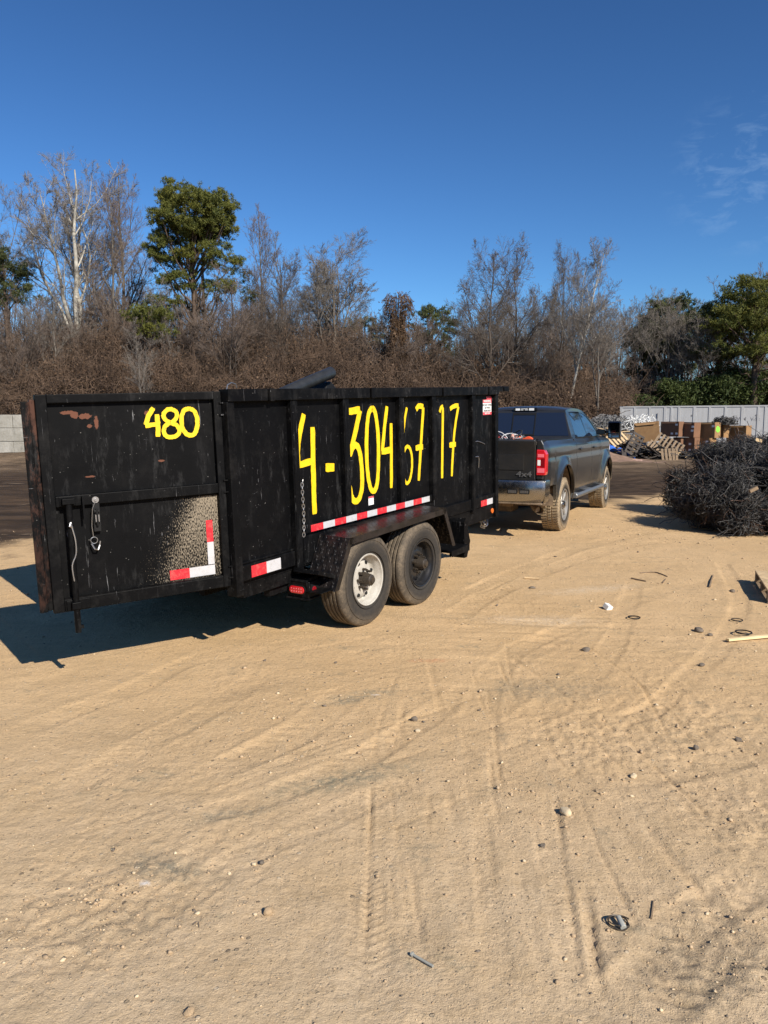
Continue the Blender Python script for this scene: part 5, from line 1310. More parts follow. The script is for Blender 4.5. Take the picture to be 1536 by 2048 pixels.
b = MB(); b.box(0, 1.2, 0, 2, 0, 2.45); b.build('cabin', simple('dark_blue', (.02, .05, .09), .6), t); b = MB(); b.box(-.1, 1.3, -.1, 2.1, 2.451, 2.55); b.build('flat_roof', m_trim, t)
def card(name, a, b_):
    q = NM(name); o_ = q.obj(); n = q.noise(o_, 3, 6, .6); x = q.xyz(o_)
    q.set(base=q.mix(q.ramp(n, .35, .7), a, b_), rough=.85); return q.m
m_card = card('cardboard', (.24, .132, .055), (.32, .185, .080)); m_card_dk = card('cardboard_inside', (.10, .055, .03), (.14, .08, .045)); m_cardred = card('cardboard_reddish', (.17, .085, .045), (.22, .11, .06))
m_green = simple('green_sticker', (.22, .80, .06), .6, var=.05); m_pallet = m_wood2
def carton(label, uc, vt, vb, a, b_, Y, yaw=62, m=m_card, tilt=(0, 0), sticker=None, labels=((.75, .75),), onground=False, pallet=True):
    """front vertical edge at pixel uc, from vt down to vb, at depth Y"""
    a *= 1.25; b_ *= .92
    p = at(uc, vb, Y); hgt = at(uc, vt, Y).z-p.z; f_ = math.radians(yaw)
    if onground: p.z = gz(p.x, p.y)+.02
    t = thing('cardboard_box', label, 'cardboard box', (p.x, p.y, p.z), (tilt[0], tilt[1], -f_), group='large cardboard boxes stacked in the yard')
    # local: -x = along the shaded face (leftwards), +y = along the lit face (backwards right)
    b = MB(); th = .02
    b.box(-a, 0, 0, th, 0, hgt); b.box(-a, 0, b_-th, b_, 0, hgt); b.box(-a, -a+th, th, b_-th, 0, hgt); b.box(-th, 0, th, b_-th, 0, hgt); b.box(-a, 0, 0, b_, -.012, -.0)
    b.build('walls', m, t)
    b = MB(); b.box(-a+th, -th, th, b_-th, hgt*.86, hgt*.87); b.build('contents', m_card_dk, t)
    b = MB(); b.box(-a*.55, -a*.02, -.012, -.001, hgt-.10, hgt); b.add([(-a, 0, hgt), (-a*.1, 0, hgt), (-a*.15, -.06, hgt-.10), (-a*.9, -.05, hgt-.11)], [(0, 1, 2, 3)]) if not onground else None
    b.build('flap', m, t)
    for fx, fz in labels:
        b = MB(); b.box(-a*(1-fx)-.16, -a*(1-fx), -.006, -.001, hgt*fz-.06, hgt*fz+.05); b.build('paper_label', m_lwhite, t)
    if sticker:
        b = MB(); cx, cz, r = sticker; b.prism([(b_*cx+r*math.cos(2*PI*k/12)*RNG.uniform(.8, 1.1), hgt*cz+r*math.sin(2*PI*k/12)*RNG.uniform(.8, 1.1)) for k in range(12)], 'X', .001, .006); b.build('green_sticker', m_green, t)
    if onground and pallet:
        b = MB(); b.box(-a-.02, .02, -.02, b_+.02, -.10, -.014); b.build('pallet_base', m_dkwood, t); t.location.z += .09
    return t
YB = 41.
carton('lower cardboard box at the left of the row, in shade behind the pallets', 1361, 875, 905, 1.15, .5, YB+.4, onground=True, m=m_cardred)
carton('lower cardboard box in the middle of the row with a small white label', 1388, 877, 910, 1.15, .45, YB, onground=True, m=m_cardred, labels=((.4, .6), (.85, .62), (.85, .25)))
carton('lower cardboard box with a green sticker at its right, bottom row', 1418, 878, 911, .95, .60, YB-.3, onground=True, sticker=(.6, .5, .17), labels=((.93, .78),), yaw=60)
carton('upper cardboard box at the left end, sagging top edge, white label on its shaded side', 1357, 843, 873, 1.0, .42, YB+.4, labels=((.93, .8), (.7, .2), (.95, .2)), m=m_cardred)
carton('upper cardboard box second from left with two white labels near its corner', 1387, 845, 874.5, .95, .55, YB, labels=((.99, .72), (.97, .45)), m=m_cardred, tilt=(0, .03))
carton('dark upper cardboard box wedged behind, between two lighter ones', 1408, 848, 876, .8, .4, YB+.9, labels=(), m=m_card_dk)
carton('upper cardboard box with a round lime green sticker on its sunlit side', 1429, 844.5, 875.5, 1.05, .52, YB-.3, sticker=(.5, .55, .17), labels=((.97, .75),), yaw=60)
carton('narrow upper cardboard box just right of the green-stickered one', 1447, 850, 875, .4, .5, YB+.3, labels=(), yaw=60)
carton('separate cardboard box standing alone at the right, above the wire heap', 1490, 851, 905, .95, .50, YB, labels=(), yaw=60)
p = at(1312, 881, 40.3); t = carton('tan cardboard box tipped at an angle beside the blue-windowed bin', 1320, 843, 881, 1.0, .45, 40.3, yaw=22, tilt=(.10, -.10), labels=())
# scrap bin with blue panes
t = thing('scrap_bin', 'dark open scrap bin with three blue-grey panels, loaded with silver scrap', 'bin', (at(1196, 875, 44).x, 44, 0), (0, 0, -.10))
m_bluep = simple('blue_grey_panel', (.16, .26, .33), .45, var=.2, scale=3)
W0 = at(1292, 875, 44).x-at(1196, 875, 44).x
b = MB(); b.box(0, W0, 0, 2.2, .15, 1.25); b.build('shell', m_trim, t)
b = MB(); b.box(-.4, W0+.12, -.08, 2.3, 1.251, 1.37); b.build('top_beam', m_dkwood, t)
x0 = at(1242, 875, 44).x-at(1196, 875, 44).x
for k in range(3):
    a_ = x0+k*(W0-x0-.1)/3+.06; b = MB(); b.box(a_, a_+(W0-x0-.1)/3-.09, -.02, -.001, .25, 1.16); b.build('blue_panel', m_bluep, t)
b = MB(); b.box(W0-.10, W0-.02, -.06, -.001, .1, 1.24); b.box(x0-.06, x0+.03, -.06, -.001, .1, 1.24); b.box(x0+.031, W0-.101, -.05, -.001, 1.17, 1.24); b.build('frame', m_galv, t)
tangle('silver_scrap', 'pile of silvery tubing and wire heaped on top of the dark bin', 'scrap', (at(1230, 850, 44.8).x, 44.9, 1.35), [((0, 0, .12), (1.3, .8, .42)), ((-1.0, 0, .15), (.8, .8, .38)), ((1.1, 0, .0), (.9, .8, .35)), ((-.3, 0, .4), (.7, .6, .3))], 2000, mat=m_wire2, rad=.016, seed=9, long=.30, core=m_trim)
tangle('grey_hoses', 'loops of dark hose lying on top of the green-stickered cardboard box', 'hose', (at(1448, 848, 41.3).x, 41.3, 1.70), [((0, 0, .10), (.42, .3, .16))], 160, rad=.02, seed=12, long=.3)
tangle('bright_tubing', 'bright curls of white tubing at the right end of the silver scrap pile', 'tubing', (at(1278, 850, 44.2).x, 44.2, 1.40), [((0, 0, .2), (.75, .4, .38))], 170, mat=m_lwhite, rad=.018, seed=13, long=.35, core=m_trim)
# pallets
def pallet(label, loc, rot, m=m_wood, n=6, sz=(1.1, 1.0)):
    t = thing('broken_pallet', label, 'pallet', loc, rot, group='broken pallets thrown by the boxes')
    for k in range(3): b = MB(); y = (sz[1]-.08)*k/2; b.box(0, sz[0], y, y+.08, .02, .11); b.build('stringer', m_dkwood, t)
    for k in range(n): x = (sz[0]-.11)*k/(n-1); b = MB(); b.box(x, x+.11, -.01, sz[1]+.01, .111, .13); b.build('deck_board', m, t)
    return t
def gp(u, v, Y): p = at(u, v, Y); return p
def pl(label, u, v, Y, rot, **k): p = at(u, v, Y); return pallet(label, tuple(p), rot, **k)
pl('pallet leaning upright in front of the boxes, split in two halves', 1323, 924, 36.6, (1.18, -.05, -.1), n=4, sz=(.62, .62), m=m_wood2)
pl('pallet leaning against the first one, right of the split', 1338, 923, 36.9, (1.15, .02, -.18), n=3, sz=(.40, .62), m=m_wood2)
pl('large pale crate side tipped steeply over the black junk', 1268, 915, 37.6, (1.1, -1.0, .5), n=6, sz=(1.15, .6), m=m_dkwood)
pl('pallet sloping down from the pale crate side towards the boxes', 1290, 893, 38.3, (.55, .75, -.3), n=8, sz=(1.3, .7), m=m_wood2)
pl('pallet standing on the wood heap below the blue panels', 1240, 888, 39.5, (1.2, .3, -.25), n=6, sz=(.75, .6), m=m_wood2)
pl('brown pallet lying tilted against the lowest cardboard box', 1306, 886, 39.2, (.9, .5, -.45), n=7, sz=(1.4, .7), m=m_wood2)
pl('pale pallet sliding off the heap above the blue tarpaulin', 1222, 900, 38.6, (.9, -.45, .35), n=6, sz=(1.1, .7), m=m_wood)
# loose boards heap, black junk
def boards(name, label, cat, c, ext, n, mats, seed, size=(.5, 1.3), kind=None):
    rs_ = random.Random(seed); t = thing(name, label, cat, tuple(c))
    for mi_, (m, nm) in enumerate(mats):
        b = MB()
        for i in range(n):
            L_ = rs_.uniform(*size); xf = Matrix.Translation((rs_.uniform(-1, 1)*ext[0], rs_.uniform(-1, 1)*ext[1], rs_.uniform(0, 1)**1.6*ext[2])) @ Matrix.Rotation(rs_.uniform(0, PI), 4, 'Z') @ Matrix.Rotation(rs_.uniform(-.5, .5), 4, 'Y')
            w_ = rs_.uniform(.04, .11); b.box(-L_/2, L_/2, -w_, w_, -.015, .02, xf)
        b.build(nm, m, t)
    return t
c = at(1205, 880, 42.0); c.z = .35
boards('lumber_heap', 'heap of pale broken boards seen behind the mirror of the pickup', 'wood', c, (1.3, .6, 1.15), 42, ((m_wood, 'pale_boards'), (m_wood2, 'brown_boards')), 5)
c = at(1234, 895, 39.5); c.z = .1
boards('lumber_heap', 'low heap of bright splintered boards above the blue tarpaulin', 'wood', c, (.9, .5, .7), 26, ((m_wood, 'pale_boards'), (m_wood2, 'brown_boards')), 6)
c = at(1300, 905, 38.2); c.z = .02
boards('junk_heap', 'low black junk and planks lying beneath the tipped pallets', 'junk', c, (1.9, .9, .5), 46, ((m_trim, 'black_junk'), (m_dkwood, 'dark_planks')), 7)
c = at(1362, 916, 38.6); c.z = .0
boards('lumber_heap', 'small spill of pale and black offcuts right of the leaning pallets', 'wood', c, (.6, .4, .35), 18, ((m_wood, 'pale_boards'), (m_trim, 'black_offcuts')), 8, (.2, .6))
c = at(1392, 914, 38.8); c.z = 0
boards('junk_heap', 'line of flat black offcuts along the foot of the cardboard boxes', 'junk', c, (1.1, .3, .12), 22, ((m_trim, 'black_junk'), (m_dkwood, 'dark_planks')), 9)
c = at(1290, 890, 39.5); c.z = .15
boards('lumber_heap', 'slope of brown boards between the tipped crate side and the boxes', 'wood', c, (1.1, .7, .75), 30, ((m_wood2, 'brown_boards'), (m_dkwood, 'dark_planks')), 10)
m_tarp = simple('blue_tarpaulin', (.025, .12, .50), .5, var=.3, scale=5, bump=.3)
c = at(1236, 903, 38.0); t = thing('blue_tarpaulin', 'crumpled bright blue tarpaulin at the foot of the board heap', 'tarpaulin', (c.x, c.y, 0))
b = MB(); rs_ = random.Random(4)
b.grid(lambda x, y: (x+rs_.uniform(-.03, .03), y, max(0, .62-.38*(x+.4)-abs(y)*.25+.10*math.sin(9*x+3*y)+.07*math.cos(13*y+5*x))), [-.55+1.3*i/14 for i in range(15)], [-.5+1.0*i/8 for i in range(9)]); b.build('sheet', m_tarp, t)
m_mound = simple('brown_earth', (.20, .125, .085), .95, var=.3, scale=3, bump=.5)
c = at(1240, 915, 36.8); t = MB().grid(lambda x, y: (x, y, .55*math.exp(-((x+1.3)**2/2.2+y*y/1.2))-.02+.03*math.sin(7*x)*math.cos(6*y)), [-4+7*i/40 for i in range(41)], [-2.5+5*i/24 for i in range(25)]).build('dirt_mound', m_mound, smooth=80); t.location = (c.x, c.y, 0); tag(t, 'low mound of reddish-brown earth below the blue tarpaulin', 'mound')
stick('board_offcut', 'pale pinkish board lying alone on the mound below the blue tarpaulin', 'board', at(1262, 921, 35.8), at(1284, 922, 35.6), .12, .06, simple('pink_board', (.50, .33, .26), .8))
# ------------------------------------------------------------------ concrete block wall at the left
q = NM('old_concrete'); o_ = q.obj()
base = q.mix(q.ramp(q.noise(o_, 1.2, 8, .7), .35, .7), (.38, .36, .32), (.22, .205, .17)); base = q.mix(q.ramp(q.noise(q.mapv(o_, (3, 3, .7)), 1.3, 7, .7), .55, .75, 0, .7), base, (.12, .115, .10))
q.set(base=base, rough=.9); q.bump(q.noise(o_, 9, 6, .7), .5, .05); m_conc = q.m
wl_ = at(52, 905, 45); t = thing('concrete_block_wall', 'weathered wall of stacked pale concrete blocks left of the trailer gate', 'wall', (wl_.x+2.6, 45, -.05), (0, 0, PI+.03))
b = MB(); rs_ = random.Random(8); hh = .78
for r_ in range(3):
    x = -.7*(r_ % 2)
    while x < 17:
        j = rs_.uniform(-.025, .025); b.box(x+.012, x+1.55-.012, -.38+j, .38+j, r_*hh+.008, (r_+1)*hh-.008); x += 1.55
b.build('blocks', m_conc, t, bevel=.03)
b = MB(); b.box(0, 16, -.30, .30, .02, 3*hh-.03); b.build('joint_fill', m_conc, t)
# ------------------------------------------------------------------ vegetation
def bark(name, a, b_, sc=3., white=None):
    q = NM(name); p = q.world(); n = q.noise(p, sc, 6, .7); base = q.mix(q.ramp(n, .35, .65), a, b_)
    q.set(base=base, rough=.9, spec=.2)
    return q.m
m_bk_grey = bark('bark_grey', (.085, .072, .060), (.17, .148, .125)); m_bk_dark = bark('bark_dark', (.045, .036, .030), (.095, .075, .060))
m_bk_pale = bark('bark_sycamore', (.17, .155, .13), (.50, .47, .41), 1.1); m_tw_grey = bark('twigs_grey', (.125, .108, .092), (.24, .21, .18)); m_tw_red = bark('twigs_reddish', (.125, .092, .074), (.20, .155, .125))
m_tw_pale = bark('twigs_pale', (.16, .14, .125), (.30, .27, .24)); m_tw_dark = bark('twigs_dark', (.07, .057, .048), (.15, .122, .10))
m_bk_pine = bark('bark_pine', (.05, .036, .028), (.13, .09, .065))
def level(rs, P, R, m, t0, t1, ang, lf, K, wob, up, rf, rmin, taper=.25, lvar=.35):
    N, KP, _ = P.shape; L = np.linalg.norm(np.diff(P, axis=1), axis=2).sum(1)
    t = np.sort(rs.uniform(t0, t1, (N, m)), axis=1) if N > 1 else ((np.arange(m)+rs.uniform(.2, .8, m))/m*(t1-t0)+t0)[None]
    f = t*(KP-1); i = np.minimum(f.astype(int), KP-2); u = f-i; n_ = np.arange(N)[:, None]
    pos = P[n_, i]*(1-u)[..., None]+P[n_, i+1]*u[..., None]; tan = P[n_, i+1]-P[n_, i]; tan /= np.linalg.norm(tan, axis=2, keepdims=True)+1e-9
    r0 = R[n_, i]*(1-u)+R[n_, i+1]*u
    M = N*m; pos = pos.reshape(M, 3); tan = tan.reshape(M, 3); r0 = r0.reshape(M); tt = t.reshape(M)
    az = rs.uniform(0, 2*PI, M) if N > 1 else np.arange(M)*2.4+rs.uniform(-.5, .5, M)
    ref = np.tile(np.array([[.3, .2, 1.]]), (M, 1))+rs.normal(size=(M, 3))*.3
    u1 = np.cross(tan, ref); u1 /= np.linalg.norm(u1, axis=1, keepdims=True)+1e-9; u2 = np.cross(tan, u1)
    a = np.radians(ang)*rs.uniform(.6, 1.3, M); side = u1*np.cos(az)[:, None]+u2*np.sin(az)[:, None]
    d = tan*np.cos(a)[:, None]+side*np.sin(a)[:, None]
    ln = np.repeat(L, m)*lf*(1.15-.75*(tt-t0)/(max(1e-3, t1-t0))*.9)*rs.uniform(1-lvar, 1+lvar, M)
    out = [pos]; p = pos
    for k in range(K-1):
        d = d+rs.normal(size=(M, 3))*wob; d[:, 2] += up; d /= np.linalg.norm(d, axis=1, keepdims=True); p = p+d*(ln/(K-1))[:, None]; out.append(p)
    Pn = np.stack(out, 1); rr = np.maximum(r0*rf, rmin); Rn = rr[:, None]*np.linspace(1, taper, K)[None]; Rn = np.maximum(Rn, rmin*.55)
    return Pn, Rn
def trunk_path(rs, h, lean=(0, 0), wob=.25, K=14, r=.2, bend=0):
    z = np.linspace(0, h, K); f = z/h; x = lean[0]*f*h+np.cumsum(rs.normal(size=K)*wob*h/60); y = lean[1]*f*h+np.cumsum(rs.normal(size=K)*wob*h/60); x -= x[0]; y -= y[0]
    return np.stack([x, y, z], -1)[None], (r*(1-f*.86))[None]
def bare_tree(seed, h, r=.22, t0=.3, n1=13, ang=42, lf=.38, up=.07, lean=(0, 0), fork=0, wob=.25, n2=9, n3=8, n4=6, a2=42, tw=.010, clusters=0, vine=0, fa=16, ft=.22):
    """returns (trunk V,F), (crown V,F)"""
    rs = np.random.RandomState(seed); P0, R0 = trunk_path(rs, h, lean, wob, 14, r)
    if fork:
        Pf, Rf = level(rs, P0[:, :], R0, fork, ft, ft+.23, fa, .72, 14, .05, .06, .80, .03, taper=.12, lvar=.12)
        P1a, R1a = Pf, Rf
        Pm = np.concatenate([P0, Pf]); Rm = np.concatenate([R0, Rf])
    else: Pm, Rm = P0, R0
    P1, R1 = level(rs, Pm, Rm, n1, t0, .93, ang, lf, 9, .10, up, .55, .02, taper=.15)
    P2, R2 = level(rs, P1, R1, n2, .18, .98, a2, .42, 7, .12, up*.8, .6, .013)
    P3, R3 = level(rs, P2, R2, n3, .12, 1., 40, .45, 5, .14, up*.7, .6, tw*1.0)
    P4, R4 = level(rs, P3, R3, n4, .1, 1., 38, .55, 4, .16, up*.6, .7, tw*.72)
    tr = [tubes_np(Pm, Rm, 8), tubes_np(P1, R1, 5)]
    cr = [tubes_np(P2, R2, 4), tubes_np(P3, R3, 3), tubes_np(P4, R4, 3)]
    if clusters:      # seed balls / hanging dead leaves at twig ends
        k = rs.choice(len(P4), clusters, replace=True); e = P4[k, -1]+rs.normal(size=(clusters, 3))*.12
        cr.append(leafquads(rs, e, .045, None))
    return merge(tr), merge(cr)
def leafquads(rs, C_, s, nrm=None, asp=.55):
    N = len(C_); a = rs.normal(size=(N, 3)); a /= np.linalg.norm(a, axis=1, keepdims=True); b_ = np.cross(a, rs.normal(size=(N, 3))); b_ /= np.linalg.norm(b_, axis=1, keepdims=True)
    ss = s*rs.uniform(.6, 1.4, (N, 1)) if np.isscalar(s) else s
    a = a*ss; b_ = b_*ss*asp
    V = np.stack([C_-a, C_-b_, C_+a, C_+b_], 1).reshape(-1, 3); return V, np.arange(N*4).reshape(N, 4)
def foliage_mat(name, a, b_, c, sc=.6):
    q = NM(name); p = q.world(); n = q.noise(p, sc, 5, .65); n2 = q.noise(p, 9, 3, .6)
    base = q.mix(q.ramp(n, .36, .64), a, b_); base = q.mix(q.ramp(n2, .52, .70), base, c)
    tr = q.n('BsdfTranslucent'); q.l(base, tr.inputs['Color']); mxs = q.n('MixShader'); mxs.inputs[0].default_value = .22
    q.set(base=base, rough=.65, spec=.25); q.l(q.b.outputs[0], mxs.inputs[1]); q.l(tr.outputs[0], mxs.inputs[2])
    out = [n_ for n_ in q.t.nodes if n_.type == 'OUTPUT_MATERIAL'][0]; q.l(mxs.outputs[0], out.inputs['Surface']); return q.m
m_needle = foliage_mat('pine_needles', (.065, .083, .022), (.145, .145, .028), (.21, .19, .035)); m_needle_dk = foliage_mat('pine_needles_dark', (.040, .055, .024), (.095, .105, .034), (.14, .14, .045))
m_bamboo = foliage_mat('green_thicket_leaves', (.022, .040, .012), (.058, .078, .020), (.11, .115, .030), .35)
m_brown = foliage_mat('dead_leaves', (.085, .050, .030), (.155, .095, .055), (.22, .145, .085), .35)
def pine(seed, h, cw, ells, r=.32, density=230, lean=(0, 0), puffr=.8, needle=.080, limbs_low=8):
    """ells: foliage masses (dx/cw, z/h, rx/cw, rz/h, puffs); limbs run from the trunk into them"""
    rs = np.random.RandomState(seed); P0, R0 = trunk_path(rs, h*.95, lean, .12, 14, r)
    cents, prad, limbs, radii = [], [], [], []
    for dx, fz, rx, rz, n in ells:
        d = rs.normal(size=(n, 3)); d /= np.linalg.norm(d, axis=1, keepdims=True); d *= rs.uniform(.25, 1.0, (n, 1))**.45
        d[:, 2] = np.where(d[:, 2] < 0, d[:, 2]*.75, d[:, 2])
        c = np.array([dx*cw, 0, fz*h])+d*np.array([rx*cw, rx*cw, rz*h]); cents.append(c); prad.append(puffr*rs.uniform(.5, 1.15, n))
        for k in range(max(3, n//7)):
            e = c[rs.randint(n)]; f = max(.25, min(.97, (e[2]/h-rs.uniform(.08, .22)))); i = min(12, int(f*13)); b0 = P0[0, i]*(1-(f*13-i))+P0[0, min(13, i+1)]*(f*13-i)
            t_ = np.linspace(0, 1, 8)[:, None]; path = b0*(1-t_)+e*t_; path[:, 2] -= np.sin(t_[:, 0]*PI)*rs.uniform(.0, .5); path += rs.normal(size=(8, 3))*.06*np.sin(t_*PI)
            limbs.append(path); radii.append(np.linspace(.085, .02, 8))
    for k in range(limbs_low):      # bare dead lower limbs
        f = rs.uniform(.25, .6); i = int(f*13); b0 = P0[0, i]; az = rs.uniform(0, 2*PI); L = rs.uniform(.12, .4)*cw; t_ = np.linspace(0, 1, 8)[:, None]
        limbs.append(b0+t_*np.array([math.cos(az)*L, math.sin(az)*L, rs.uniform(-.2, .5)*L])+rs.normal(size=(8, 3))*.05*t_); radii.append(np.linspace(.06, .012, 8))
    cents = np.concatenate(cents); prad = np.concatenate(prad)
    # each mass is a spray of small tufts; needles stand out from every tuft
    TT = 16; n1 = max(6, density//TT); M = len(cents)*TT; ci = np.repeat(np.arange(len(cents)), TT); d = rs.normal(size=(M, 3)); d[:, 2] = np.where(d[:, 2] < 0, d[:, 2]*.6, d[:, 2]); d /= np.linalg.norm(d, axis=1, keepdims=True)
    tc_ = cents[ci]+d*prad[ci][:, None]*np.array([1, 1, .6])*rs.uniform(.35, 1.0, (M, 1)); N = M*n1; ti = np.repeat(np.arange(M), n1); e = rs.normal(size=(N, 3)); e[:, 2] += .35; e /= np.linalg.norm(e, axis=1, keepdims=True)
    Ln = needle*2.2*rs.uniform(.6, 1.3, (N, 1)); w_ = np.cross(e, rs.normal(size=(N, 3))); w_ /= np.linalg.norm(w_, axis=1, keepdims=True); w_ *= .022*needle/.08; b0 = tc_[ti]+rs.normal(size=(N, 3))*.05
    V1 = np.stack([b0-w_, b0+w_, b0+e*Ln+w_*.3, b0+e*Ln-w_*.3], 1).reshape(-1, 3); F1 = np.arange(N*4).reshape(N, 4)
    return merge([tubes_np(P0, R0, 8), tubes_np(np.array(limbs), np.array(radii), 5)]), (V1, F1)
def place_tree(proto, name, label, cat, loc, s, rz, group=None, sz=None):
    t = thing(name, label, cat, loc, (0, 0, rz), group=group); t.scale = (s, s, sz or s)
    for me_name, me in proto:
        o = bpy.data.objects.new(me_name, me); C.objects.link(o); o.parent = t
    return t
def proto(tr, cr, mt, mc):
    out = []
    for nm, (V, Fa), m in (('trunk', tr, mt), ('crown', cr, mc)):
        o = fastmesh(nm, V, Fa, m); me = o.data; bpy.data.objects.remove(o); out.append((nm, me))
    return out
def hgt(v, Y): return H+(850-v)/1513*Y
PR = {}
def fixh():
    for k_, (p_, h_) in list(PR.items()):
        z_ = np.empty(len(p_[1][1].vertices)*3, np.float32); p_[1][1].vertices.foreach_get('co', z_); PR[k_] = (p_, float(np.percentile(z_[2::3], 99.93)))
PR['syc'] = (proto(*bare_tree(21, 20, .30, .36, 10, 34, .34, .09, fork=3, wob=.3, n2=10, n3=9, n4=6, tw=.010), m_bk_pale, m_tw_pale), 20)
PR['tall'] = (proto(*bare_tree(22, 18, .20, .26, 22, 34, .27, .11, n2=9, n3=7, n4=5, tw=.0090), m_bk_grey, m_tw_red), 18)
PR['fan'] = (proto(*bare_tree(23, 16, .22, .40, 11, 34, .34, .045, fork=4, wob=.2, n2=10, n3=8, n4=6, tw=.0095, fa=30, ft=.30), m_bk_grey, m_tw_grey), 16)
PR['wide'] = (proto(*bare_tree(24, 15, .20, .24, 18, 48, .42, .06, wob=.35, n2=10, n3=8, n4=6, tw=.010, clusters=1800), m_bk_dark, m_tw_dark), 15)
PR['lean'] = (proto(*bare_tree(25, 16, .17, .36, 17, 36, .36, .07, lean=(.24, 0), wob=.2, n2=9, n3=8, n4=6, tw=.0095), m_bk_pale, m_tw_grey), 16)
PR['slim'] = (proto(*bare_tree(26, 12, .12, .30, 15, 36, .34, .09, wob=.4, n2=8, n3=6, n4=5, tw=.0095), m_bk_grey, m_tw_grey), 12)
PR['slimd'] = (proto(*bare_tree(27, 12, .13, .20, 16, 44, .42, .06, wob=.5, n2=8, n3=6, n4=5, tw=.0095), m_bk_dark, m_tw_red), 12)
PR['slimb'] = (proto(*bare_tree(31, 12, .11, .42, 13, 38, .40, .07, fork=1, wob=.3, n2=8, n3=6, n4=5, tw=.0095), m_bk_grey, m_tw_grey), 12)
PR['bush'] = (proto(*bare_tree(35, 9, .11, .08, 12, 44, .55, .05, fork=3, wob=.5, n2=9, n3=7, n4=5, tw=.0095, fa=30, ft=.05), m_bk_dark, m_tw_red), 9)
topv0 = [(-80, 690), (0, 700), (120, 665), (200, 640), (300, 650), (450, 650), (580, 655), (720, 645), (850, 690), (920, 720), (1040, 715), (1150, 735), (1260, 760)]
fixh()
def T(kind, name, label, cat, u, vtop, Y, rz=0, wid=1.0, group=None):
    pr, h0 = PR[kind]; x = (u-768)/F*Y; H_ = hgt(vtop, Y); s = H_/h0
    t = place_tree(pr, name, label, cat, (x, Y, 0), s*wid, rz, group, sz=s); return t
T('syc', 'sycamore', 'tall pale-barked bare sycamore with forked white stems, left of the big pine', 'tree', 172, 330, 62, .4, 1.15)
T('tall', 'bare_tree', 'narrow tall bare tree with reddish twigs between the white sycamore and the big pine', 'tree', 268, 344, 64, 1.0, .95)
T('tall', 'bare_tree', 'bare tree leaning into the right flank of the white sycamore', 'tree', 235, 392, 60, 4.0, .9)
T('fan', 'bare_tree', 'grey bare tree cut off by the left edge of the photo, tallest there', 'tree', -22, 392, 62, 2.0, .8)
T('tall', 'bare_tree', 'thin bare tree rising just right of the big pine', 'tree', 533, 425, 61, 2.0, .75)
T('slim', 'bare_tree', 'bare tree with a crooked dark leader, second to the right of the big pine', 'tree', 575, 478, 60, .2, .95)
T('fan', 'bare_tree', 'fan-shaped bare tree standing clear against the sky, right of the big pine', 'tree', 668, 444, 60, 3.6, 1.2)
T('wide', 'bare_tree', 'dark bare tree with spreading low limbs in front of the crooked one', 'tree', 578, 500, 57, 1.0, .8)
T('slimd', 'bare_tree', 'brown bare tree overlapping the right half of the pine crown', 'tree', 462, 535, 54, .3, 1.0)
T('slim', 'bare_tree', 'grey bare tree overlapping the lower left of the pine crown', 'tree', 345, 565, 55, 1.3, .9)
T('slimd', 'bare_tree', 'brown bushy bare tree beneath the left pine at the photo edge', 'tree', 60, 560, 55, 2.3, 1.0)
T('slim', 'bare_tree', 'thin bare tree between the left pine and the white sycamore', 'tree', 118, 545, 56, 3.3, .9)
T('slim', 'young_tree', 'small pale-stemmed bare tree standing in front of the brown thicket, above the gate', 'tree', 293, 640, 46, .8, 1.1)
T('wide', 'bare_tree', 'broad dark bare tree with seed clusters, left of the two behind the trailer front', 'tree', 985, 476, 54, 0, .80)
T('wide', 'bare_tree', 'dark twiggy tree with a pale lower stem, right of the broad dark one', 'tree', 1025, 508, 57, 2.4, .72)
T('lean', 'bare_tree', 'white-stemmed bare tree leaning to the right above the pickup', 'tree', 1118, 484, 52, 0, .85)
T('wide', 'bare_tree', 'dark bare tree just behind the leaning white-stemmed one', 'tree', 1108, 505, 58, 4.2, .72)
T('slimb', 'bare_tree', 'thin bare tree with a straight bare trunk rising from the silver scrap pile', 'tree', 1190, 588, 50, .5, 1.15)
T('slimd', 'bare_tree', 'fine twiggy tree between the scrap-pile tree and the leaning one', 'tree', 1165, 560, 60, .9, .9)
T('slimb', 'bare_tree', 'slender grey tree in front of the dark rounded pine at the right', 'tree', 1268, 592, 60, .1, .9)
T('fan', 'bare_tree', 'grey vase-shaped bare tree right of the dark rounded pine', 'tree', 1358, 578, 60, 5.1, .72)
T('slim', 'bare_tree', 'pale vertical bare tree overlapping the dark rounded pine', 'tree', 1328, 585, 58, 2.1, .9)
T('slimd', 'bare_tree', 'wispy bare tree top showing left of the big right-hand pine', 'tree', 1428, 560, 66, 1.1, .9)
T('tall', 'bare_tree', 'wispy bare tree top rising behind the big right-hand pine', 'tree', 1502, 536, 66, 2.9, .8)
T('slimb', 'bare_tree', 'crooked bare tree in front of the right-hand pine trunks', 'tree', 1395, 625, 56, 2.9, 1.0)
rs = random.Random(17); kinds = ['slim', 'slimd', 'slimb', 'slimb', 'slimd', 'fan', 'slim']
for i in range(104):
    u = -60+1640*(i+rs.uniform(0, .9))/104; Y = rs.uniform(58, 84)
    if 740 < u < 915 and i % 2: continue
    if (u > 1235 or 330 < u < 460) and i % 3: continue
    vt = rs.uniform(565, 665) if u < 740 or u > 940 else rs.uniform(640, 700)
    if 180 < u < 560: vt -= 25
    t = T(rs.choice(kinds), 'bare_tree', 'one of many slim bare trees filling the wood behind the thicket', 'tree', u, vt, Y, rs.uniform(0, 6), rs.uniform(.7, 1.0), 'slim bare trees filling the wood')
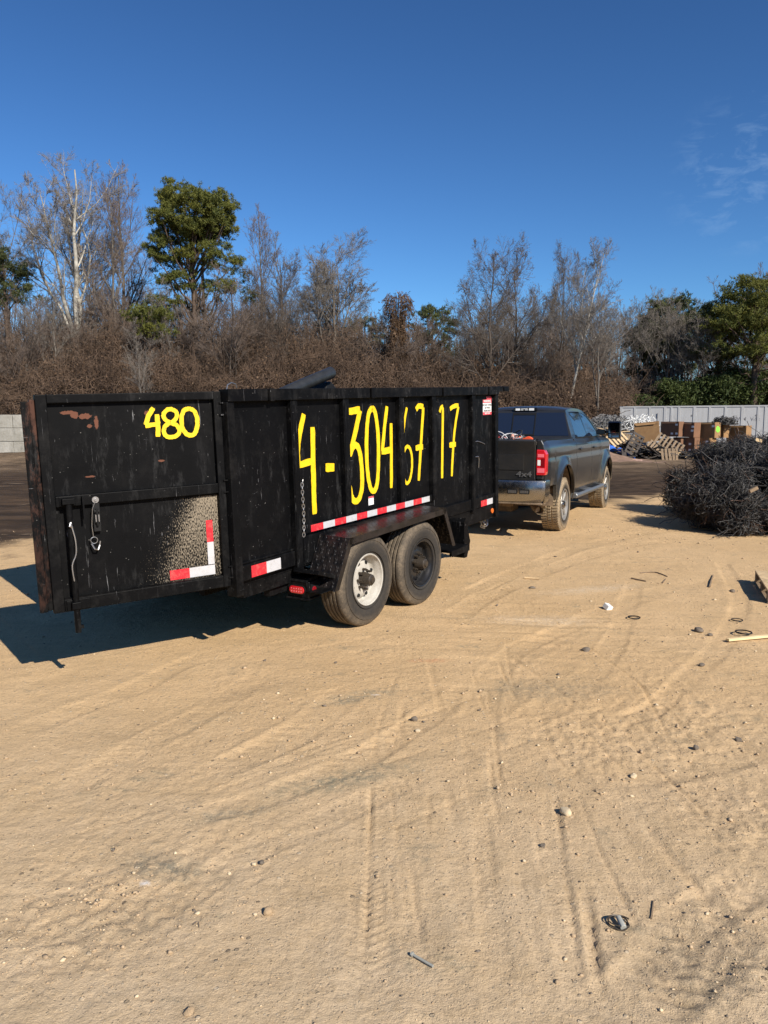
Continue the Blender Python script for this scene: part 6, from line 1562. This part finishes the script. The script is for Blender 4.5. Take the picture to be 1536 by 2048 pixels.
# pines
rs = random.Random(23)
for i in range(46):
    u = -70+1330*(i+rs.uniform(0, .9))/46; Y = rs.uniform(56, 66); vt = float(np.interp(u, [a_ for a_, _ in topv0], [b_ for _, b_ in topv0]))-rs.uniform(-15, 55)
    T('bush', 'bare_sapling', 'one of many low bushy bare saplings standing in the brown thicket', 'sapling', u, vt, Y, rs.uniform(0, 6), rs.uniform(.8, 1.15), 'low bushy saplings in the brown thicket')
def pineat(seed, name, label, u, vtop, Y, cwpx, ells, **k):
    H_ = hgt(vtop, Y); cw = cwpx/F*Y; mt = k.pop('mt', m_bk_pine); mc = k.pop('mc', m_needle); tr, cr = pine(seed, H_, cw, ells, **k)
    return place_tree(proto(tr, cr, mt, mc), name, label, 'pine tree', ((u-768)/F*Y, Y, 0), 1, 0)
rnd = [(0, .80, .46, .15, 60), (.12, .86, .30, .10, 24)]
pineat(41, 'pine_tree', 'big olive-green pine with a dense rounded crown, tallest evergreen on the left', 398, 374, 58, 190,
       [(.02, .845, .44, .115, 190), (-.17, .93, .17, .055, 18), (.22, .85, .26, .09, 44), (-.25, .73, .27, .06, 40), (.2, .71, .30, .045, 30), (-.1, .62, .30, .035, 18), (-.3, .54, .22, .025, 9), (.25, .60, .25, .03, 10)], density=260, puffr=.72)
pineat(47, 'pine_tree', 'sparse lower limbs of a darker pine standing behind the big rounded one', 415, 500, 61, 230, [(0, .85, .45, .07, 26), (-.2, .68, .3, .05, 12), (.25, .74, .25, .05, 12)], density=170, mc=m_needle_dk, puffr=.7)
pineat(42, 'pine_tree', 'dull green pine at the left edge, lower than the sycamore', 28, 490, 60, 125, [(0, .86, .46, .10, 46), (.2, .74, .35, .06, 18), (-.2, .68, .35, .06, 14)], mc=m_needle_dk)
pineat(43, 'pine_tree', 'dark green pine behind the vine-covered snag', 862, 608, 70, 104, [(0, .80, .46, .18, 46), (.2, .62, .35, .15, 20)], mc=m_needle_dk, needle=.10)
pineat(48, 'pine_tree', 'low dark pine between the fan-shaped tree and the snag', 730, 630, 74, 90, [(0, .82, .46, .14, 34)], mc=m_needle_dk, needle=.10)
pineat(44, 'pine_tree', 'dark rounded pine behind bare trees, left of the big right-hand pine', 1328, 592, 63, 130, [(0, .82, .44, .15, 80), (-.25, .70, .34, .15, 50), (.2, .66, .34, .15, 44), (0, .5, .4, .08, 20)], mc=m_needle_dk, needle=.10)
pineat(49, 'pine_tree', 'lower shoulder of dark pine beside the rounded one', 1280, 640, 65, 80, [(0, .80, .48, .16, 44), (0, .6, .42, .14, 30)], mc=m_needle_dk, needle=.10)
pineat(45, 'pine_tree', 'big green pine at the right edge with broad tiered crown', 1500, 552, 55, 200, [(.0, .87, .34, .11, 80), (.1, .74, .50, .10, 90), (-.26, .72, .30, .09, 50), (-.1, .58, .46, .07, 44), (.25, .52, .4, .05, 24)], density=230)
pineat(46, 'pine_tree', 'shorter dull green pine beside the big right-hand one', 1428, 602, 57, 110, [(0, .84, .46, .13, 60), (-.1, .66, .48, .12, 46), (.1, .5, .4, .07, 20)], mc=m_needle_dk)
pineat(50, 'pine_tree', 'low green evergreen tucked behind the young tree above the gate', 308, 608, 55, 105, [(0, .90, .46, .07, 26), (.1, .8, .4, .06, 12)])
m_wood_far = simple('winter_wood', (.075, .060, .045), .95, var=.6, scale=.6, bump=.8)
# ---- thicket of brambles, vines and saplings, the brown bank of growth along the wood
topv = [(-80, 690), (0, 700), (60, 690), (120, 665), (180, 640), (240, 635), (300, 650), (380, 665), (450, 650), (520, 640), (580, 655), (660, 660), (720, 645), (780, 660), (850, 690), (920, 720), (980, 700), (1040, 715), (1100, 720), (1150, 735), (1200, 750), (1250, 768), (1330, 775), (1620, 775)]
def ztopat(u, Y):
    return hgt(np.interp(u, [a for a, _ in topv], [b_ for _, b_ in topv]), Y)
rs = np.random.RandomState(5); parts = []; leaves = []
for i in range(300):
    Y = rs.uniform(50, 58.5); u = -90+(1700 if i % 5 else 1250)*rs.uniform(0, 1)
    if u > 1235: Y = rs.uniform(59, 62)
    back = (Y-50)/8.5
    x = (u-768)/F*Y; zt_ = ztopat(u, Y)*(rs.uniform(.34, .66)+.50*back*rs.uniform(.6, 1.0)); r = rs.uniform(1.1, 2.6)
    R3 = np.array([r, r*.8, max(1.0, zt_*.45)]); c = np.array([x, Y, zt_-R3[2]])
    # vines draped over a rounded bush: strands that wander over its surface and hang
    N = 190; K = 7; d = rs.normal(size=(N, 3)); d[:, 2] = np.abs(d[:, 2])*1.1-.25; d[:, 1] -= .35; d /= np.linalg.norm(d, axis=1, keepdims=True)
    lump = 1+.18*np.sin(5*d[:, :1]+i)*np.cos(4*d[:, 2:]+2*i); p = c+d*R3*lump*rs.uniform(.72, 1.08, (N, 1)); v = rs.normal(size=(N, 3)); v[:, 2] -= .3; out = [p]; st = rs.uniform(.12, .42, (N, 1))
    for k in range(K-1):
        v = v+rs.normal(size=(N, 3))*.45; v[:, 2] -= .16; rel = (p-c)/R3; rl = np.linalg.norm(rel, axis=1, keepdims=True); v -= rel/np.maximum(rl, .01)*np.clip(rl-1.05, -.3, .8)*1.6
        v /= np.linalg.norm(v, axis=1, keepdims=True); p = p+v*st; out.append(p)
    P = np.stack(out, 1); P[:, :, 2] = np.maximum(P[:, :, 2], .02); parts.append(tubes_np(P, np.full((N, K), .015)*rs.uniform(.6, 1.4, (N, 1)), 3))
    N3 = 300; i0 = rs.randint(0, N, N3); k0 = rs.randint(0, K, N3); leaves.append(P[i0, k0]+rs.normal(size=(N3, 3))*.16)
    # a few upright saplings and canes through it
    N = 16; K = 7; f = np.linspace(0, 1, K)[None]; hh = zt_*rs.uniform(.55, 1.22, (N, 1)); px = x+rs.uniform(-r, r, (N, 1))+np.cumsum(rs.normal(size=(N, K))*.14, 1)+rs.normal(size=(N, 1))*f*.9; py = Y+rs.uniform(-r, r, (N, 1))*.7+np.cumsum(rs.normal(size=(N, K))*.1, 1)
    P = np.stack([px, py, hh*f], -1); parts.append(tubes_np(P, np.full((N, K), .026)*np.linspace(1.2, .35, K)[None]*rs.uniform(.5, 1.4, (N, 1)), 3))
    N2 = 110; i0 = rs.randint(0, N, N2); k0 = rs.randint(2, K, N2); s_ = P[i0, k0]; d = rs.normal(size=(N2, 3)); d[:, 2] += .4; d /= np.linalg.norm(d, axis=1, keepdims=True); L = rs.uniform(.3, 1.3, (N2, 1)); d2 = d+rs.normal(size=(N2, 3))*.4
    P2 = np.stack([s_, s_+d*L*.5, s_+d*L*.5+d2*L*.5], 1); parts.append(tubes_np(P2, np.full((N2, 3), .010), 3))
V, Fa = merge(parts); th = fastmesh('bramble_thicket', V, Fa, bark('bramble_stems', (.055, .037, .027), (.165, .110, .075), .45)); tag(th, 'dense brown thicket of leafless brambles and vines along the edge of the wood', 'thicket', kind='stuff')
lv = np.concatenate(leaves); V, Fa = leafquads(rs, lv, .075); o = fastmesh('dead_leaves', V, Fa, m_brown, th)
# dim tangle closing the wood behind the stems
bm_ = MB(); us_ = np.linspace(-140, 1700, 150)
for Yb, kf, sd in ((58.5, .72, 3), (63.5, .92, 9)):
    rr_ = np.random.RandomState(sd); jit = rr_.uniform(.72, 1.0, (150, 10))
    def fb(i, j):
        u = us_[i]; zt_ = float(ztopat(u, Yb))*kf*jit[i, 0] if u < 1240 else float(ztopat(u, Yb))*.9; f = j/9
        return ((u-768)/F*Yb+.4*math.sin(i*1.7+j), Yb+1.6*f+.9*math.sin(i*.7+j*1.3)*(1-f)+.5*jit[i, j], zt_*f)
    bm_.grid(fb, list(range(150)), list(range(10)))
bk = bm_.build('undergrowth', simple('leaf_litter_bank', (.075, .052, .034), .95, var=.6, scale=1.8, bump=.8)); tag(bk, 'dim brown undergrowth filling the wood behind the brambles', 'undergrowth', kind='stuff')
# far interior of the wood: thin stems and twig haze too distant and crowded to tell apart
rs = np.random.RandomState(77); N = 1100; u = np.where(rs.uniform(0, 1, N) < .8, rs.uniform(-120, 1240, N), rs.uniform(1240, 1700, N)); Y = rs.uniform(68, 92, N); x = (u-768)/F*Y; top = 850-np.interp(u, [-100, 100, 560, 740, 900, 1000, 1200, 1300, 1700], [575, 590, 600, 650, 690, 640, 650, 690, 650])
hh = (H+top/1513*Y)*rs.uniform(.55, 1.08, N); K = 8; f = np.linspace(0, 1, K)[None]
P = np.stack([x[:, None]+np.cumsum(rs.normal(size=(N, K))*.16, 1)+rs.normal(size=(N, 1))*.9*f, Y[:, None]+np.cumsum(rs.normal(size=(N, K))*.12, 1), hh[:, None]*f], -1)
R_ = rs.uniform(.03, .13, (N, 1))*np.linspace(1, .18, K)[None]; pp = [tubes_np(P, R_, 4)]
B1, r1_ = level(rs, P, R_, 9, .25, 1., 42, .22, 5, .14, .07, .5, .012); B2, r2_ = level(rs, B1, r1_, 6, .15, 1., 40, .45, 4, .15, .05, .6, .010); pp += [tubes_np(B1, r1_, 3), tubes_np(B2, r2_, 3)]
V, Fa = merge(pp); o = fastmesh('woods', V, Fa, m_tw_red); tag(o, 'crowded leafless stems and twigs deep in the wood behind the nearer trees', 'woods', kind='stuff')
# vine-covered snag
Ys = 55; xS = (795-768)/F*Ys; hS = hgt(592, Ys); t = thing('vine_covered_snag', 'dead tree trunk smothered in brown vines, drooping top against the sky, right of centre', 'tree', (xS, Ys, 0))
rs = np.random.RandomState(8); P0, R0 = trunk_path(rs, hS*.96, (.01, 0), .2, 12, .22); V, Fa = tubes_np(P0, R0, 8); fastmesh('trunk', V, Fa, m_bk_dark, t)
N = 1500; zz = rs.uniform(.15, 1, N)**.8*hS*.97; rad = .25+.55*np.exp(-((zz-hS*.93)/.9)**2)+.9*(1-zz/hS)*rs.uniform(.4, 1, N); a = rs.uniform(0, 2*PI, N)
s0 = np.stack([np.cos(a)*rad*.4, np.sin(a)*rad*.4, zz], -1); s1 = s0+np.stack([np.cos(a)*rad*.6, np.sin(a)*rad*.6, rs.uniform(.0, .35, N)], -1); s2 = s1+np.stack([np.cos(a)*rad*.35, np.sin(a)*rad*.35, -rs.uniform(.2, .9, N)], -1)+rs.normal(size=(N, 3))*.1
p1 = tubes_np(np.stack([s0, s1, s2], 1), np.full((N, 3), .014), 3); p2 = leafquads(rs, np.concatenate([s1, s2])+rs.normal(size=(2*N, 3))*.1, .08); V, Fa = merge([p1, p2]); fastmesh('vines', V, Fa, m_brown, t)
# ---- evergreen shrubs behind the long white container
rs = np.random.RandomState(6); cs = []
for i in range(190):
    u = rs.uniform(1255, 1640); Y = rs.uniform(54.5, 61); x = (u-768)/F*Y; zt_ = hgt(np.interp(u, [1255, 1300, 1350, 1420, 1480, 1560, 1640], [800, 762, 758, 745, 740, 735, 730]), Y)*rs.uniform(.45, 1.0); R_ = rs.uniform(.7, 1.3); n_ = 380
    d = rs.normal(size=(n_, 3)); d /= np.linalg.norm(d, axis=1, keepdims=True); cs.append(np.array([x, Y, max(.8, zt_-R_*.6)])+d*R_*rs.uniform(.5, 1.05, (n_, 1))*np.array([1, 1, .8]))
V, Fa = leafquads(rs, np.concatenate(cs), .13, asp=.30); o = fastmesh('evergreen_shrubs', V, Fa, m_bamboo); tag(o, 'dense dark and yellow-green evergreen shrubs behind the long white container', 'shrubs', kind='stuff')

# the wood carries on round the right-hand side and behind the yard entrance (it shows in windows and paint)
bm_ = MB(); rr_ = np.random.RandomState(12); n_ = 90; js = rr_.uniform(.6, 1.0, (n_+1, 8))
def ring_(i, j):
    a = -1.9+2.15*i/n_; r_ = 66+5*math.sin(i*.9)+2*js[i, j]; f = j/7
    return (r_*math.cos(a)+8, r_*math.sin(a)+14, (7.5+5*js[i, 0])*f*(.8+.2*js[i, j]))
bm_.grid(ring_, list(range(n_+1)), list(range(8)))
fw = bm_.build('far_woods', m_wood_far, fixn=False); tag(fw, 'brown leafless wood closing the yard beyond the right edge', 'wood', kind='stuff')
